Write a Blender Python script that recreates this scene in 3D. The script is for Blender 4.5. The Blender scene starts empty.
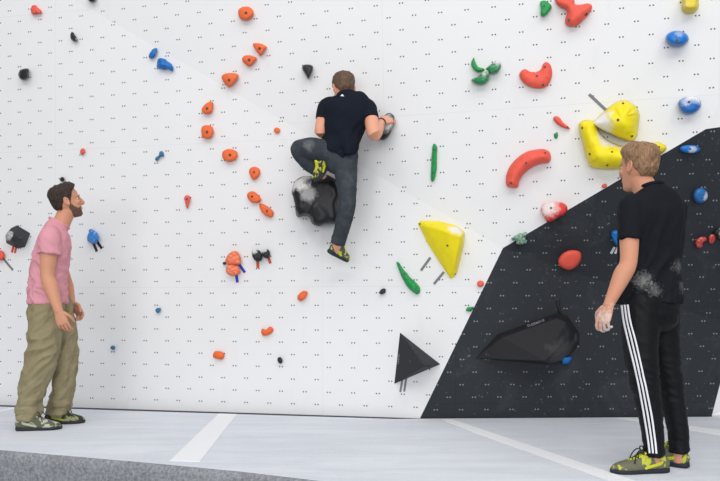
import bpy, bmesh, math, random
from mathutils import Vector, Matrix, noise
from mathutils.bvhtree import BVHTree
from mathutils.geometry import delaunay_2d_cdt

random.seed(7)
scn = bpy.context.scene
COL = scn.collection
F = 700.0; CX = 360.0; HZ = 303.0; CH = 0.904      # focal length (px), principal column, horizon row, eye height over the mat
V = Vector

# ------------------------------------------------------------------ colour / materials
def lin(c):
    r = []
    for x in c[:3]:
        x /= 255.0
        r.append(x/12.92 if x <= 0.04045 else ((x+0.055)/1.055)**2.4)
    return (r[0], r[1], r[2], 1.0)

class NT:
    """small node-tree helper"""
    def __init__(s, name):
        s.m = bpy.data.materials.new(name); s.m.use_nodes = True
        s.t = s.m.node_tree; s.n = s.t.nodes; s.l = s.t.links
        s.b = s.n['Principled BSDF']
    def new(s, typ, **kw):
        n = s.n.new(typ)
        for k, v in kw.items():
            setattr(n, k, v)
        return n
    def put(s, sock, v):
        if isinstance(v, bpy.types.NodeSocket): s.l.new(v, sock)
        else: sock.default_value = v
    def math(s, op, a, b=0.0, c=None, clamp=False):
        n = s.new('ShaderNodeMath', operation=op, use_clamp=clamp)
        s.put(n.inputs[0], a); s.put(n.inputs[1], b)
        if c is not None: s.put(n.inputs[2], c)
        return n.outputs[0]
    def mix(s, f, a, b):
        n = s.new('ShaderNodeMix', data_type='RGBA')
        s.put(n.inputs[0], f); s.put(n.inputs[6], a); s.put(n.inputs[7], b)
        return n.outputs[2]
    def ramp(s, v, lo, hi):
        n = s.new('ShaderNodeMapRange', clamp=True)
        s.put(n.inputs[0], v); n.inputs[1].default_value = lo; n.inputs[2].default_value = hi
        return n.outputs[0]
    def noise(s, vec, scale, detail=3.0, rough=0.55, dist=0.0):
        n = s.new('ShaderNodeTexNoise')
        s.put(n.inputs['Vector'], vec); n.inputs['Scale'].default_value = scale
        n.inputs['Detail'].default_value = detail; n.inputs['Roughness'].default_value = rough
        n.inputs['Distortion'].default_value = dist
        return n.outputs['Fac']
    def obj(s):
        return s.new('ShaderNodeTexCoord').outputs['Object']
    def scale(s, vec, sc):
        n = s.new('ShaderNodeMapping'); s.put(n.inputs['Vector'], vec); n.inputs['Scale'].default_value = sc
        return n.outputs[0]
    def bump(s, h, strength, dist):
        n = s.new('ShaderNodeBump'); s.put(n.inputs['Height'], h)
        n.inputs['Strength'].default_value = strength; n.inputs['Distance'].default_value = dist
        s.l.new(n.outputs[0], s.b.inputs['Normal'])
    def blob(s, vec, p, r, thr=(0.42, 0.6), nscale=40.0, detail=5.0):
        """irregular patch of chalk round the local point p"""
        d = s.new('ShaderNodeVectorMath', operation='DISTANCE'); s.put(d.inputs[0], vec); d.inputs[1].default_value = p
        fall = s.math('SUBTRACT', 1.0, s.math('DIVIDE', d.outputs['Value'], r), clamp=True)
        nz = s.noise(vec, nscale, detail, 0.65)
        return s.ramp(s.math('ADD', s.math('MULTIPLY', fall, 0.55), s.math('MULTIPLY', nz, 0.6)), thr[0], thr[1])
    def done(s, col, rough=0.6, spec=0.4):
        s.put(s.b.inputs['Base Color'], col); s.put(s.b.inputs['Roughness'], rough)
        s.b.inputs['Specular IOR Level'].default_value = spec
        return s.m

CHALK = lin((232, 230, 228))

def plain(name, c, rough=0.6, spec=0.4, var=0.12, nscale=30.0, bump=0.0, bscale=120.0, bdist=0.002):
    n = NT(name); o = n.obj()
    c1 = lin(c); c0 = tuple(x*(1-var) for x in c1[:3])+(1,)
    col = n.mix(n.noise(o, nscale), c0, tuple(min(1, x*(1+var)) for x in c1[:3])+(1,))
    if bump: n.bump(n.noise(o, bscale, 2.0), bump, bdist)
    return n.done(col, rough, spec)

def hold_mat(name, c, chalk=0.25, patches=(), rough=0.55, grain=True, spec=0.35, nscale=40.0):
    """textured resin hold; chalk 0..1 general dust, patches = [(local point, radius, strength)]"""
    n = NT(name); o = n.obj()
    base = lin(c); dark = tuple(x*0.82 for x in base[:3])+(1,)
    col = n.mix(n.noise(o, 14, 2), dark, base)
    if chalk > 0:
        m = n.ramp(n.noise(o, nscale, 6, 0.7), 0.72-0.25*chalk, 0.9-0.2*chalk)
        col = n.mix(n.math('MULTIPLY', m, 0.55), col, CHALK)
    for p, r, st in patches:
        col = n.mix(n.math('MULTIPLY', n.blob(o, p, r, (0.42, 0.64), nscale), st), col, CHALK)
    if grain: n.bump(n.noise(o, 260, 2), 0.35, 0.0015)
    return n.done(col, rough, spec)

# ------------------------------------------------------------------ pixel <-> place
def P(px, py, Y):
    return V(((px-CX)/F*Y, Y, CH+(HZ-py)/F*Y))

class Plane:
    """climbing wall facet: 1/depth = A + B px + C py"""
    def __init__(s, A, B, C, name):
        s.A, s.B, s.C, s.name = A, B, C, name
        a = B*F; c = -C*F; b = A + 360*a/F - 303*c/F
        s.g = V((a, b, c))
        s.n = -s.g.normalized()
        s.u = V((b, -a, 0)).normalized(); s.v = s.n.cross(s.u)
        s.o = s.pt(360, 250)
    def pt(s, px, py, h=0.0):
        d = V(((px-CX)/F, 1, (HZ-py)/F))
        # g.X' = 1 on the facet, offset by h along n
        t = (1 - h*s.g.length)/s.g.dot(d)
        return V((0, 0, CH)) + d*t
    def uv(s, p):
        d = p - s.o
        return (d.dot(s.u), d.dot(s.v))
    def mat4(s, org):
        m = Matrix((s.u, s.v, s.n)).transposed().to_4x4()
        m.translation = org
        return m

k = 632.8
def through(p1, p2, p3, name):
    """facet through three (px,py,q)"""
    M = Matrix(((1, p1[0], p1[1]), (1, p2[0], p2[1]), (1, p3[0], p3[1])))
    A, B, C = M.inverted() @ V((p1[2], p2[2], p3[2]))
    return Plane(A, B, C, name)

W1 = Plane(102/k, 0.0316/k, 0.0, 'lower white')
cU = -2.48e-5
SL = 0.577
U = Plane(102/k + cU*SL*75, 0.0316/k - cU*SL, cU, 'upper white')
def q(pl, x, y): return pl.A+pl.B*x+pl.C*y
BL = through((420, 418.2, q(W1, 420, 418)), (503, 248, q(W1, 503, 248)), (706, 416, 113.4/k), 'lower black')
BU = through((503, 248, q(W1, 503, 248)), (706, 129, q(U, 706, 129)), (735, 327, q(BL, 735, 327)), 'upper black')

def side(ax, ay, bx, by, x, y): return (bx-ax)*(y-ay)-(by-ay)*(x-ax)
def facet(px, py):
    if side(503, 248, 706, 129, px, py) > 0 and px > 503:        # below the white/black diagonal
        return BU if py < 248+0.3405*(px-503) else BL
    if py > 248 and px > 503-(py-248)*0.488: return BL
    return U if py < SL*(px-75) else W1

# ------------------------------------------------------------------ object helpers
def tag(o, label=None, cat=None, group=None, kind=None):
    if label: o['label'] = label
    if cat: o['category'] = cat
    if group: o['group'] = group
    if kind: o['kind'] = kind
    return o

def mesh_obj(name, bm, mat=None, parent=None, smooth=True, matrix=None):
    me = bpy.data.meshes.new(name)
    bm.to_mesh(me); bm.free()
    if mat:
        for m in (mat if isinstance(mat, (list, tuple)) else [mat]): me.materials.append(m)
    if smooth:
        for p in me.polygons: p.use_smooth = True
    o = bpy.data.objects.new(name, me); COL.objects.link(o)
    if parent: o.parent = parent
    if matrix is not None:
        o.matrix_basis = matrix
    return o

def empty(name, loc, label, cat, group=None):
    o = bpy.data.objects.new(name, None); COL.objects.link(o); o.location = loc
    o.empty_display_size = 0.1
    return tag(o, label, cat, group)

def apply_mods(o):
    dg = bpy.context.evaluated_depsgraph_get()
    dg.update()
    me = bpy.data.meshes.new_from_object(o.evaluated_get(dg))
    old = o.data
    o.modifiers.clear(); o.data = me
    bpy.data.meshes.remove(old)

def catmull(pts, closed, sub):
    out = []; n = len(pts)
    rng = range(n) if closed else range(n-1)
    for i in rng:
        if closed: p0, p1, p2, p3 = pts[(i-1) % n], pts[i], pts[(i+1) % n], pts[(i+2) % n]
        else: p0, p1, p2, p3 = pts[max(i-1, 0)], pts[i], pts[i+1], pts[min(i+2, n-1)]
        for j in range(sub):
            t = j/sub
            out.append(tuple(0.5*((2*b)+(-a+c)*t+(2*a-5*b+4*c-d)*t*t+(-a+3*b-3*c+d)*t**3)
                             for a, b, c, d in zip(p0, p1, p2, p3)))
    if not closed: out.append(tuple(pts[-1]))
    return out

# ------------------------------------------------------------------ climbing walls
def wall_material(name, base, dot, seam, black):
    n = NT(name)
    uv = n.new('ShaderNodeUVMap').outputs[0]
    sx = n.new('ShaderNodeSeparateXYZ'); n.l.new(uv, sx.inputs[0])
    u, v = sx.outputs[0], sx.outputs[1]
    S = 0.2
    def lattice(off):
        def loc(x):
            xs = n.math('ADD', x, off)
            return n.math('SUBTRACT', xs, n.math('MULTIPLY', n.math('ROUND', n.math('DIVIDE', xs, S)), S))
        du = n.math('SUBTRACT', n.math('ABSOLUTE', loc(u)), 0.0112); dv = loc(v)
        d = n.math('SQRT', n.math('ADD', n.math('MULTIPLY', du, du), n.math('MULTIPLY', dv, dv)))
        return n.math('LESS_THAN', d, 0.0058)
    dots = n.math('MAXIMUM', lattice(0.0), lattice(0.1))
    def line(x, per, off, w):
        xs = n.math('ADD', x, off)
        dd = n.math('ABSOLUTE', n.math('SUBTRACT', xs, n.math('MULTIPLY', n.math('ROUND', n.math('DIVIDE', xs, per)), per)))
        return n.math('LESS_THAN', dd, w)
    seams = n.math('MAXIMUM', line(u, 2.4, 0.35, 0.0022), line(v, 1.2, 0.25, 0.0022))
    col = n.mix(n.noise(uv, 1.3, 4), tuple(x*0.965 for x in base[:3])+(1,), base)
    if not black:
        smear = n.ramp(n.noise(n.scale(uv, (1, 0.6, 1)), 4.5, 7, 0.62, 0.8), 0.60, 0.85)
        col = n.mix(n.math('MULTIPLY', smear, 0.10), col, lin((150, 150, 155)))
        streak = n.ramp(n.noise(n.scale(uv, (9, 2.2, 1)), 3.0, 6, 0.7, 1.5), 0.70, 0.80)
        col = n.mix(n.math('MULTIPLY', streak, 0.10), col, lin((120, 120, 125)))
    else:
        speck = n.ramp(n.noise(uv, 34, 4, 0.6), 0.64, 0.70)
        big = n.ramp(n.noise(uv, 4, 5, 0.6), 0.42, 0.62)
        col = n.mix(n.math('MULTIPLY', n.math('MULTIPLY', speck, big), 0.5), col, lin((170, 172, 175)))
        dust = n.ramp(n.noise(uv, 3.0, 6, 0.7, 0.6), 0.52, 0.85)
        col = n.mix(n.math('MULTIPLY', dust, 0.09), col, lin((150, 155, 160)))
    col = n.mix(n.math('MULTIPLY', seams, seam), col, lin((70, 72, 76)) if not black else lin((12, 12, 14)))
    col = n.mix(n.math('MULTIPLY', dots, 0.92 if not black else 0.55), col, dot)
    n.bump(n.noise(uv, 220, 2), 0.08, 0.001)
    return n.done(col, 0.62 if not black else 0.6, 0.25)

M_WHITE = wall_material('white_climbing_panel', lin((225, 225, 226)), lin((44, 44, 48)), 0.09, False)
M_BLACK = wall_material('black_climbing_panel', lin((43, 46, 51)), lin((172, 174, 176)), 0.3, True)  # pale dots: reflections in the bolt holes, put into the colour

def wall(name, polys, mat, anchor):
    """polys = [(plane, [(px,py) or 3D])]"""
    bm = bmesh.new(); uvl = bm.loops.layers.uv.new('UVMap')
    cache = {}
    for pl, pts in polys:
        vs = []
        for p in pts:
            co = p if isinstance(p, Vector) else pl.pt(*p)
            key = tuple(round(c, 2) for c in co)
            if key not in cache: cache[key] = bm.verts.new(co)
            vs.append(cache[key])
        f = bm.faces.new(vs)
        if f.normal.dot(pl.n) == 0: f.normal_update()
        f.normal_update()
        if f.normal.dot(pl.n) < 0: f.normal_flip()
        ax, ay = anchor[pl.name]
        au, av = pl.uv(pl.pt(ax, ay))
        for lp in f.loops:
            uu, vv = pl.uv(lp.vert.co)
            lp[uvl].uv = (uu-au, vv-av)
    o = mesh_obj(name, bm, mat, smooth=False)
    s = o.modifiers.new('thick', 'SOLIDIFY'); s.thickness = 0.12; s.offset = -1
    tag(o, kind='structure')
    return o

def foot(pl, px, z=-0.40):
    """point on the facet straight down the slope from its base, at height z"""
    p = pl.pt(px, 416.0)
    t = (z-p.z)/pl.v.z
    return p + pl.v*t

anchor = {'lower white': (91.7, 398), 'upper white': (428, 81), 'lower black': (500, 372), 'upper black': (640, 240)}
TOPY = -130; LX = -190; RX = 830
foldL = (LX, SL*(LX-75))
# the fold leaves the top edge somewhere left of the frame; above it is the upper facet
fold_top_x = 75+TOPY/SL
E1 = (420, 418.2); E2 = (503, 248); E3 = (706, 129); E4 = (735, 327)
E5 = (RX, 112)
wall('wall_left', [
    (W1, [foot(W1, LX), foot(W1, 420), E1, E2, (fold_top_x, TOPY), (LX, TOPY)]),
    (U, [(fold_top_x, TOPY), E2, E3, (RX, TOPY)]),
], M_WHITE, anchor)
p_e5 = BU.pt(*E5); p_top = U.pt(RX, TOPY)
p_e6 = BU.pt(RX, 248+0.3405*(RX-503))
WR = Plane(BL.A, BL.B, BL.C, 'right white')
anchor['right white'] = (715, 400)
wall('wall_right', [
    (BL, [foot(BL, 420), foot(BL, 712), (712, 415), E4, E2, E1]),
    (BU, [E2, E4, (RX, 248+0.3405*(RX-503)), E5, E3]),
], M_BLACK, anchor)
# white panel that begins at the right edge of the picture, and the slice of white above the black corner
bmw = bmesh.new()
wp = V((0.0, -0.35, 0.0))
a0 = foot(BL, 712); a1 = BL.pt(712, 415); a2 = BL.pt(*E4)
b0 = a0+V((1.3, -0.25, 0)); b2 = p_e6+V((0.02, -0.02, 0)); b1 = a1+V((1.3, -0.25, 0))
for quad in ((a0, b0, b1, a1), (a1, b1, b2, a2)):
    bmw.faces.new([bmw.verts.new(p) for p in quad])
bmesh.ops.remove_doubles(bmw, verts=bmw.verts, dist=0.001)
M_WPLAIN = plain('white_panel', (225, 225, 226), 0.6, 0.25, 0.03, 2.0)
tag(mesh_obj('wall_far_right', bmw, M_WPLAIN, smooth=False), kind='structure')
bmw = bmesh.new()
bmw.faces.new([bmw.verts.new(p) for p in (U.pt(*E3), p_e5, p_top)])
tag(mesh_obj('wall_top_right', bmw, M_WPLAIN, smooth=False), kind='structure')

# ------------------------------------------------------------------ floor and padded mat
def G(px, py, z=0.0):
    Y = (CH-z)*F/(py-HZ)
    return V(((px-CX)/F*Y, Y, z))

bm = bmesh.new()
for c in ((-5, -1.5), (5, -1.5), (5, 7.5), (-5, 7.5)): bm.verts.new((c[0], c[1], -0.40))
bm.faces.new(bm.verts)
tag(mesh_obj('floor', bm, plain('gym_floor', (120, 122, 126), 0.7, 0.3, 0.08, 5), smooth=False), kind='structure')

def carpet(name, c, dust, var, fuzz):
    n = NT(name); o = n.obj()
    base = lin(c); lo = tuple(x*(1-var) for x in base[:3])+(1,)
    col = n.mix(n.ramp(n.noise(o, 55, 5, 0.75), 0.35, 0.68), lo, base)
    wear = n.ramp(n.noise(n.scale(o, (0.5, 2.4, 1)), 2.2, 7, 0.72, 0.6), 0.40, 0.66)
    col = n.mix(n.math('MULTIPLY', wear, dust), col, lin((238, 241, 246)))
    n.bump(n.noise(o, 150, 4, 0.8), fuzz, 0.006)
    return n.done(col, 0.95, 0.1)

M_MAT = carpet('chalky_grey_carpet', (218, 223, 232), 0.5, 0.10, 0.35)
M_MATSIDE = carpet('grey_fleece_carpet', (172, 176, 182), 0.10, 0.62, 1.0)

def base_xy(pl, px, gap):
    p = pl.pt(px, 416.0); t = (0-p.z)/pl.v.z
    p = p + pl.v*t
    n2 = V((pl.n.x, pl.n.y, 0)).normalized()
    return V((p.x, p.y, 0)) + n2*gap
mat_empty = empty('bouldering_mat', (0, 4.6, -0.4), 'wide grey carpeted crash mat with white strips along the foot of the climbing wall', 'mat')
back = [base_xy(W1, -190, 0.085), base_xy(W1, 200, 0.08), base_xy(W1, 396, 0.07), base_xy(BL, 424, 0.02), base_xy(BL, 712, 0.02)]
back.append(back[-1]+V((1.3, -0.25, 0)))
front = [G(640, 520), G(520, 503), G(420, 491), G(320, 481), G(240, 471.5), G(150, 463), G(0, 450), G(-190, 437)]
ring = back+[V((3.2, back[-1].y, 0)), V((3.2, front[0].y, 0))]+front
bm = bmesh.new()
fine = []
for i, p in enumerate(ring):
    nx = ring[(i+1) % len(ring)]
    seg = max(1, int((nx-p).length/0.06)) if (p in front and nx in front) else 1
    for j in range(seg): fine.append(p.lerp(nx, j/seg))
top = [bm.verts.new(p) for p in fine]
lev = [(0.0, 0.0)]
# rounded rim: a few rings going out/down
cen = sum(fine, V())/len(fine)
rings = []
N = len(fine)
nrm = []
for i in range(N):
    d = (fine[(i+1) % N]-fine[i-1]).normalized()
    nrm.append(V((d.y, -d.x, 0)))
if (fine[0]+nrm[0]-cen).length < (fine[0]-cen).length: nrm = [-x for x in nrm]
for zz, off in ((-0.004, 0.012), (-0.016, 0.022), (-0.036, 0.028), (-0.08, 0.030), (-0.14, 0.030), (-0.22, 0.030), (-0.30, 0.030), (-0.395, 0.028)):
    rings.append([bm.verts.new(fine[i]+nrm[i]*(off*(1 if fine[i].y < 4.9 else 0.0))+V((0, 0, zz))) for i in range(N)])
f = bm.faces.new(top)
f.normal_update()
if f.normal.z < 0: f.normal_flip()
prev = top
for r in rings:
    for i in range(N):
        fc = bm.faces.new((prev[i], prev[(i+1) % N], r[(i+1) % N], r[i])); fc.material_index = 1
    prev = r
fb = bm.faces.new(prev); fb.material_index = 1
bmesh.ops.recalc_face_normals(bm, faces=bm.faces)
bmesh.ops.translate(bm, verts=bm.verts, vec=-mat_empty.location)
mo = mesh_obj('pad', bm, [M_MAT, M_MATSIDE], mat_empty, smooth=False)
for p in mo.data.polygons:
    if p.material_index == 1: p.use_smooth = True

M_STRIP = carpet('white_joint_strip', (243, 244, 247), 0.2, 0.05, 0.25)
def strip(pts):
    bm = bmesh.new()
    lo = [bm.verts.new(G(*p)-mat_empty.location+V((0, 0, 0.0005))) for p in pts]
    fc = bm.faces.new(lo)
    r = bmesh.ops.extrude_face_region(bm, geom=[fc])
    bmesh.ops.translate(bm, verts=[e for e in r['geom'] if isinstance(e, bmesh.types.BMVert)], vec=(0, 0, 0.003))
    bmesh.ops.recalc_face_normals(bm, faces=bm.faces)
    mesh_obj('joint_strip', bm, M_STRIP, mat_empty, smooth=False)['label'] = 'white joint strip'
strip([(219, 413.8), (237, 414.4), (200, 462), (170, 461)])
strip([(441, 419.6), (452, 419.6), (655, 488), (632, 489), (480, 435)])
strip([(617, 418.2), (628, 418.2), (720, 430), (745, 434), (745, 440), (720, 435.5)])
strip([(-40, 416.5), (16, 407.4), (21, 407.6), (-40, 420)])

# dark strip along the foot of the white wall, in the gap behind the mat
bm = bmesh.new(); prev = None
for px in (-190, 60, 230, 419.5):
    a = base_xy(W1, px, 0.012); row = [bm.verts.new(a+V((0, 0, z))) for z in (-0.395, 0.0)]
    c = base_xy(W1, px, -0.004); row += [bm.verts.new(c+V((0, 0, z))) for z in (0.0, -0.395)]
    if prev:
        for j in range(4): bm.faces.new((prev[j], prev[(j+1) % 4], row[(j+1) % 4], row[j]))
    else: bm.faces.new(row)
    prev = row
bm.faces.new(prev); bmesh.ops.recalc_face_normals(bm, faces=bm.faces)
tag(mesh_obj('foot_strip_1', bm, plain('dark_foot_strip', (84, 87, 95), 0.8), smooth=False), kind='structure')

# ------------------------------------------------------------------ climbing holds
MATS = {}
def cm(key, c, **kw):
    if key not in MATS: MATS[key] = hold_mat(key, c, **kw)
    return MATS[key]
ORANGE = (240, 110, 56); RED = (238, 94, 76); YEL = (246, 226, 18); GREEN = (16, 150, 72); BLUE = (18, 112, 192); BLACK = (32, 33, 37)
M_BOLT = plain('bolt_steel', (62, 62, 66), 0.45, 0.5, 0.05)

def setup_hold(pl, cpx, cpy):
    org = pl.pt(cpx, cpy)
    m = pl.mat4(org)
    return org, m, m.inverted()

def hold(kind, label, outline, h, mat, group=None, spine=None, fat=0.5, bolts=(), sub=6, rough=0.0, rscale=25.0, rings=9, pl=None, category='climbing hold', lean=0.0):
    """domed hold: outline (px) on the wall, shrinking onto its spine as it rises to height h (m)"""
    n = len(outline)
    cx = sum(p[0] for p in outline)/n; cy = sum(p[1] for p in outline)/n
    pl = pl or facet(cx, cy)
    org, m, inv = setup_hold(pl, cx, cy)
    sp = spine or [(cx, cy)]
    ol = catmull(outline, True, sub)
    if spine:
        bm = swell(ol, h, fat, pl, inv)
        return finish_hold(bm, kind, label, category, group, mat, m, org, pl, inv, bolts, rough, rscale)
    def near(p):
        if len(sp) == 1: return sp[0]
        best = None
        for a, b in zip(sp[:-1], sp[1:]):
            dx, dy = b[0]-a[0], b[1]-a[1]
            t = max(0, min(1, ((p[0]-a[0])*dx+(p[1]-a[1])*dy)/(dx*dx+dy*dy+1e-9)))
            c = (a[0]+dx*t, a[1]+dy*t); d = (c[0]-p[0])**2+(c[1]-p[1])**2
            if best is None or d < best[0]: best = (d, c)
        return best[1]
    bm = bmesh.new(); prev = None; N = len(ol)
    ns = [near(p) for p in ol]; exact = list(ns)
    # the spine points are relaxed along the outline so that rings stay even
    for _ in range(4):
        ns = [tuple((ns[i-1][j]+2*ns[i][j]+ns[(i+1) % N][j])/4 for j in (0, 1)) for i in range(N)]
    for r in range(rings+1):
        t = r/rings*math.pi/2
        s = math.cos(t)**fat if r < rings else 0.0
        hh = h*math.sin(t)**fat if r else -0.003
        row = []
        for p, c0, c1 in zip(ol, ns, exact):
            w_ = (r/rings)**3; c = (c0[0]+(c1[0]-c0[0])*w_, c0[1]+(c1[1]-c0[1])*w_)
            x = c[0]+(p[0]-c[0])*s; y = c[1]+(p[1]-c[1])*s
            row.append(bm.verts.new(inv @ pl.pt(x, y, hh)))
        if prev:
            for i in range(N):
                bm.faces.new((prev[i], prev[(i+1) % N], row[(i+1) % N], row[i]))
        else:
            bm.faces.new(row)
        prev = row
    bmesh.ops.remove_doubles(bm, verts=bm.verts, dist=0.0008)
    be = [e for e in bm.edges if e.is_boundary]
    if be:
        r = bmesh.ops.holes_fill(bm, edges=be, sides=0)
        bmesh.ops.triangulate(bm, faces=r['faces'])
    return finish_hold(bm, kind, label, category, group, mat, m, org, pl, inv, bolts, rough, rscale)

def swell(ol, h, fat, pl, inv):
    """solid over a winding outline: height grows with the distance from the rim"""
    N = len(ol)
    def dist(x, y):
        best = 1e9; ins = False
        for i in range(N):
            ax, ay = ol[i-1]; bx, by = ol[i]
            dx, dy = bx-ax, by-ay
            t = max(0, min(1, ((x-ax)*dx+(y-ay)*dy)/(dx*dx+dy*dy+1e-12)))
            best = min(best, (ax+dx*t-x)**2+(ay+dy*t-y)**2)
            if (ay > y) != (by > y) and x < ax+(y-ay)/(by-ay)*dx: ins = not ins
        return math.sqrt(best) if ins else -math.sqrt(best)
    x0, x1 = min(c[0] for c in ol), max(c[0] for c in ol); y0, y1 = min(c[1] for c in ol), max(c[1] for c in ol)
    R = max(dist(x0+(x1-x0)*i/24, y0+(y1-y0)*j/24) for i in range(25) for j in range(25))
    area = sum(ol[i-1][0]*ol[i][1]-ol[i][0]*ol[i-1][1] for i in range(N))
    pts = [V(c) for c in ol]; ds = [0.0]*N
    for fr in (0.06, 0.16, 0.32, 0.52, 0.75):
        for i in range(N):
            tx, ty = ol[(i+1) % N][0]-ol[i-1][0], ol[(i+1) % N][1]-ol[i-1][1]
            ln = math.hypot(tx, ty) or 1
            nx, ny = (-ty/ln, tx/ln) if area > 0 else (ty/ln, -tx/ln)
            x, y = ol[i][0]+nx*R*fr, ol[i][1]+ny*R*fr; d = dist(x, y)
            if d > R*fr*0.93: pts.append(V((x, y))); ds.append(d)
    st = R*0.22
    for i in range(int((x1-x0)/st)+2):
        for j in range(int((y1-y0)/st)+2):
            x, y = x0+i*st+(j % 2)*st*0.5, y0+j*st; d = dist(x, y)
            if d > 0.12*R and all((q_.x-x)**2+(q_.y-y)**2 > (0.12*R)**2 for q_ in pts): pts.append(V((x, y))); ds.append(d)
    vo, eo, fo, ov, oe, of = delaunay_2d_cdt(pts, [(i, (i+1) % N) for i in range(N)], [], 1, 1e-6)
    dd = [max(0.0, dist(c.x, c.y)) for c in vo]
    rim = [len(o_) > 0 and min(o_) < N for o_ in ov]
    nb = [set() for _ in vo]
    for a, c in eo: nb[a].add(c); nb[c].add(a)
    hh = []
    for d in dd:
        t = min(1.0, d/R); hh.append(h*(1-(1-t)**2)**fat)
    for _ in range(5):
        hh = [hh[i] if rim[i] or dd[i] < 0.25*R else (hh[i]+sum(hh[j] for j in nb[i])/max(1, len(nb[i])))/2 for i in range(len(hh))]
    bm = bmesh.new()
    top = [bm.verts.new(inv @ pl.pt(c.x, c.y, -0.003 if rim[i] else hh[i])) for i, c in enumerate(vo)]
    for f in fo: bm.faces.new([top[i] for i in f])
    be = [e for e in bm.edges if e.is_boundary]
    bmesh.ops.holes_fill(bm, edges=be, sides=0)
    return bm

def finish_hold(bm, kind, label, category, group, mat, m, org, pl, inv, bolts, rough, rscale):
    bmesh.ops.recalc_face_normals(bm, faces=bm.faces)
    if rough:
        bm.normal_update()
        for v in bm.verts:
            if v.co.z > 0.004:
                v.co += v.normal*rough*(noise.noise(v.co*rscale+org*7)+0.5*noise.noise(v.co*rscale*2.3+org*3))
    o = mesh_obj(kind, bm, mat, smooth=True, matrix=m)
    tag(o, label, category, group)
    if bolts: add_bolts(o, pl, inv, bolts)
    return o

def add_bolts(o, pl, inv, bolts, r=0.011):
    bmt = bmesh.new(); bmt.from_mesh(o.data); tree = BVHTree.FromBMesh(bmt)
    cam = inv @ V((0, 0, CH))
    for bp in bolts:
        tgt = inv @ pl.pt(bp[0], bp[1], 0.0)
        hit = tree.ray_cast(cam, (tgt-cam).normalized())
        if hit[0] is None: continue
        b = bmesh.new()
        nn = (hit[1].normalized()*0.5+V((0, 0, 0.5))).normalized()
        rot = nn.to_track_quat('Z', 'Y').to_matrix().to_4x4()
        rr = bp[2] if len(bp) > 2 else r
        bmesh.ops.create_cone(b, cap_ends=True, segments=14, radius1=rr*1.15, radius2=rr, depth=0.006, matrix=Matrix.Translation(hit[0]+nn*0.001) @ rot)
        bmesh.ops.create_cone(b, cap_ends=True, segments=6, radius1=rr*0.5, radius2=rr*0.5, depth=0.008, matrix=Matrix.Translation(hit[0]+nn*0.001) @ rot)
        mesh_obj('bolt', b, M_BOLT, o, smooth=False)
    bmt.free()

def hull(kind, label, base, tops, mat, group=None, bevel=0.006, bolts=(), pl=None, category='climbing hold', smooth=False, jitter=0.0):
    """faceted hold: convex body over base outline (px) and raised points (px,py,h)"""
    n = len(base)
    cx = sum(p[0] for p in base)/n; cy = sum(p[1] for p in base)/n
    pl = pl or facet(cx, cy)
    org, m, inv = setup_hold(pl, cx, cy)
    bm = bmesh.new()
    for p in base: bm.verts.new(inv @ pl.pt(p[0], p[1], -0.002))
    for p in tops: bm.verts.new(inv @ pl.pt(p[0], p[1], p[2]))
    r = bmesh.ops.convex_hull(bm, input=bm.verts)
    bmesh.ops.delete(bm, geom=[g for g in r['geom_interior'] if isinstance(g, bmesh.types.BMVert)], context='VERTS')
    bmesh.ops.dissolve_limit(bm, angle_limit=0.03, verts=bm.verts, edges=bm.edges)
    bmesh.ops.recalc_face_normals(bm, faces=bm.faces)
    if bevel:
        bmesh.ops.bevel(bm, geom=list(bm.edges), offset=bevel, segments=2, affect='EDGES', profile=0.5)
    o = mesh_obj(kind, bm, mat, smooth=smooth, matrix=m)
    tag(o, label, category, group)
    if bolts: add_bolts(o, pl, inv, bolts)
    return o

def ell(cx, cy, rx, ry, rot=0, n=10):
    c, s = math.cos(rot), math.sin(rot)
    return [(cx+rx*math.cos(a)*c-ry*math.sin(a)*s, cy+rx*math.cos(a)*s+ry*math.sin(a)*c) for a in [2*math.pi*i/n for i in range(n)]]

def tape(label, a, b, w, mat, group, kind='tape_strip', h=0.0015):
    pl = facet((a[0]+b[0])/2, (a[1]+b[1])/2)
    A = pl.pt(*a); B = pl.pt(*b)
    org = (A+B)/2; m = pl.mat4(org); inv = m.inverted()
    a2, b2 = inv @ A, inv @ B
    d = (b2-a2).normalized(); s = V((-d.y, d.x, 0))*w/2
    bm = bmesh.new(); N = 6
    rows = []
    for i in range(N+1):
        p = a2.lerp(b2, i/N); lift = 0.001+0.002*math.sin(i*1.3)**2
        rows.append([bm.verts.new(p+s*t+V((0, 0, z))) for t, z in ((-1, -0.0005), (-1, h+lift), (1, h+lift), (1, -0.0005))])
    for r0, r1 in zip(rows[:-1], rows[1:]):
        for j in range(4): bm.faces.new((r0[j], r0[(j+1) % 4], r1[(j+1) % 4], r1[j]))
    bm.faces.new(rows[0]); bm.faces.new(rows[-1])
    bmesh.ops.recalc_face_normals(bm, faces=bm.faces)
    return tag(mesh_obj(kind, bm, mat, smooth=False, matrix=m), label, 'tape strip', group)

mo_ = cm('orange_resin', ORANGE, chalk=0.12)
mo_c = cm('chalky_orange_resin', ORANGE, chalk=0.95, nscale=60)
mr_ = cm('red_resin', RED, chalk=0.1)
mb_ = cm('blue_resin', BLUE, chalk=0.3, rough=0.4)
mg_ = cm('green_resin', GREEN, chalk=0.35, rough=0.4)
mk_ = cm('black_resin', BLACK, chalk=0.25, rough=0.4)
mk_c = hold_mat('chalky_black_resin', BLACK, 0.5, patches=[((0.0, 0.03, 0.05), 0.05, 0.9)], rough=0.5, nscale=45)
mp_ = cm('pink_red_resin', (232, 92, 82), chalk=0.5)
GO = 'orange climbing holds'; GR = 'red climbing holds'; GB = 'blue climbing holds'; GG = 'green climbing holds'; GK = 'black climbing holds'; GY = 'yellow climbing volumes'
H = 'climbing_hold'

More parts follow.
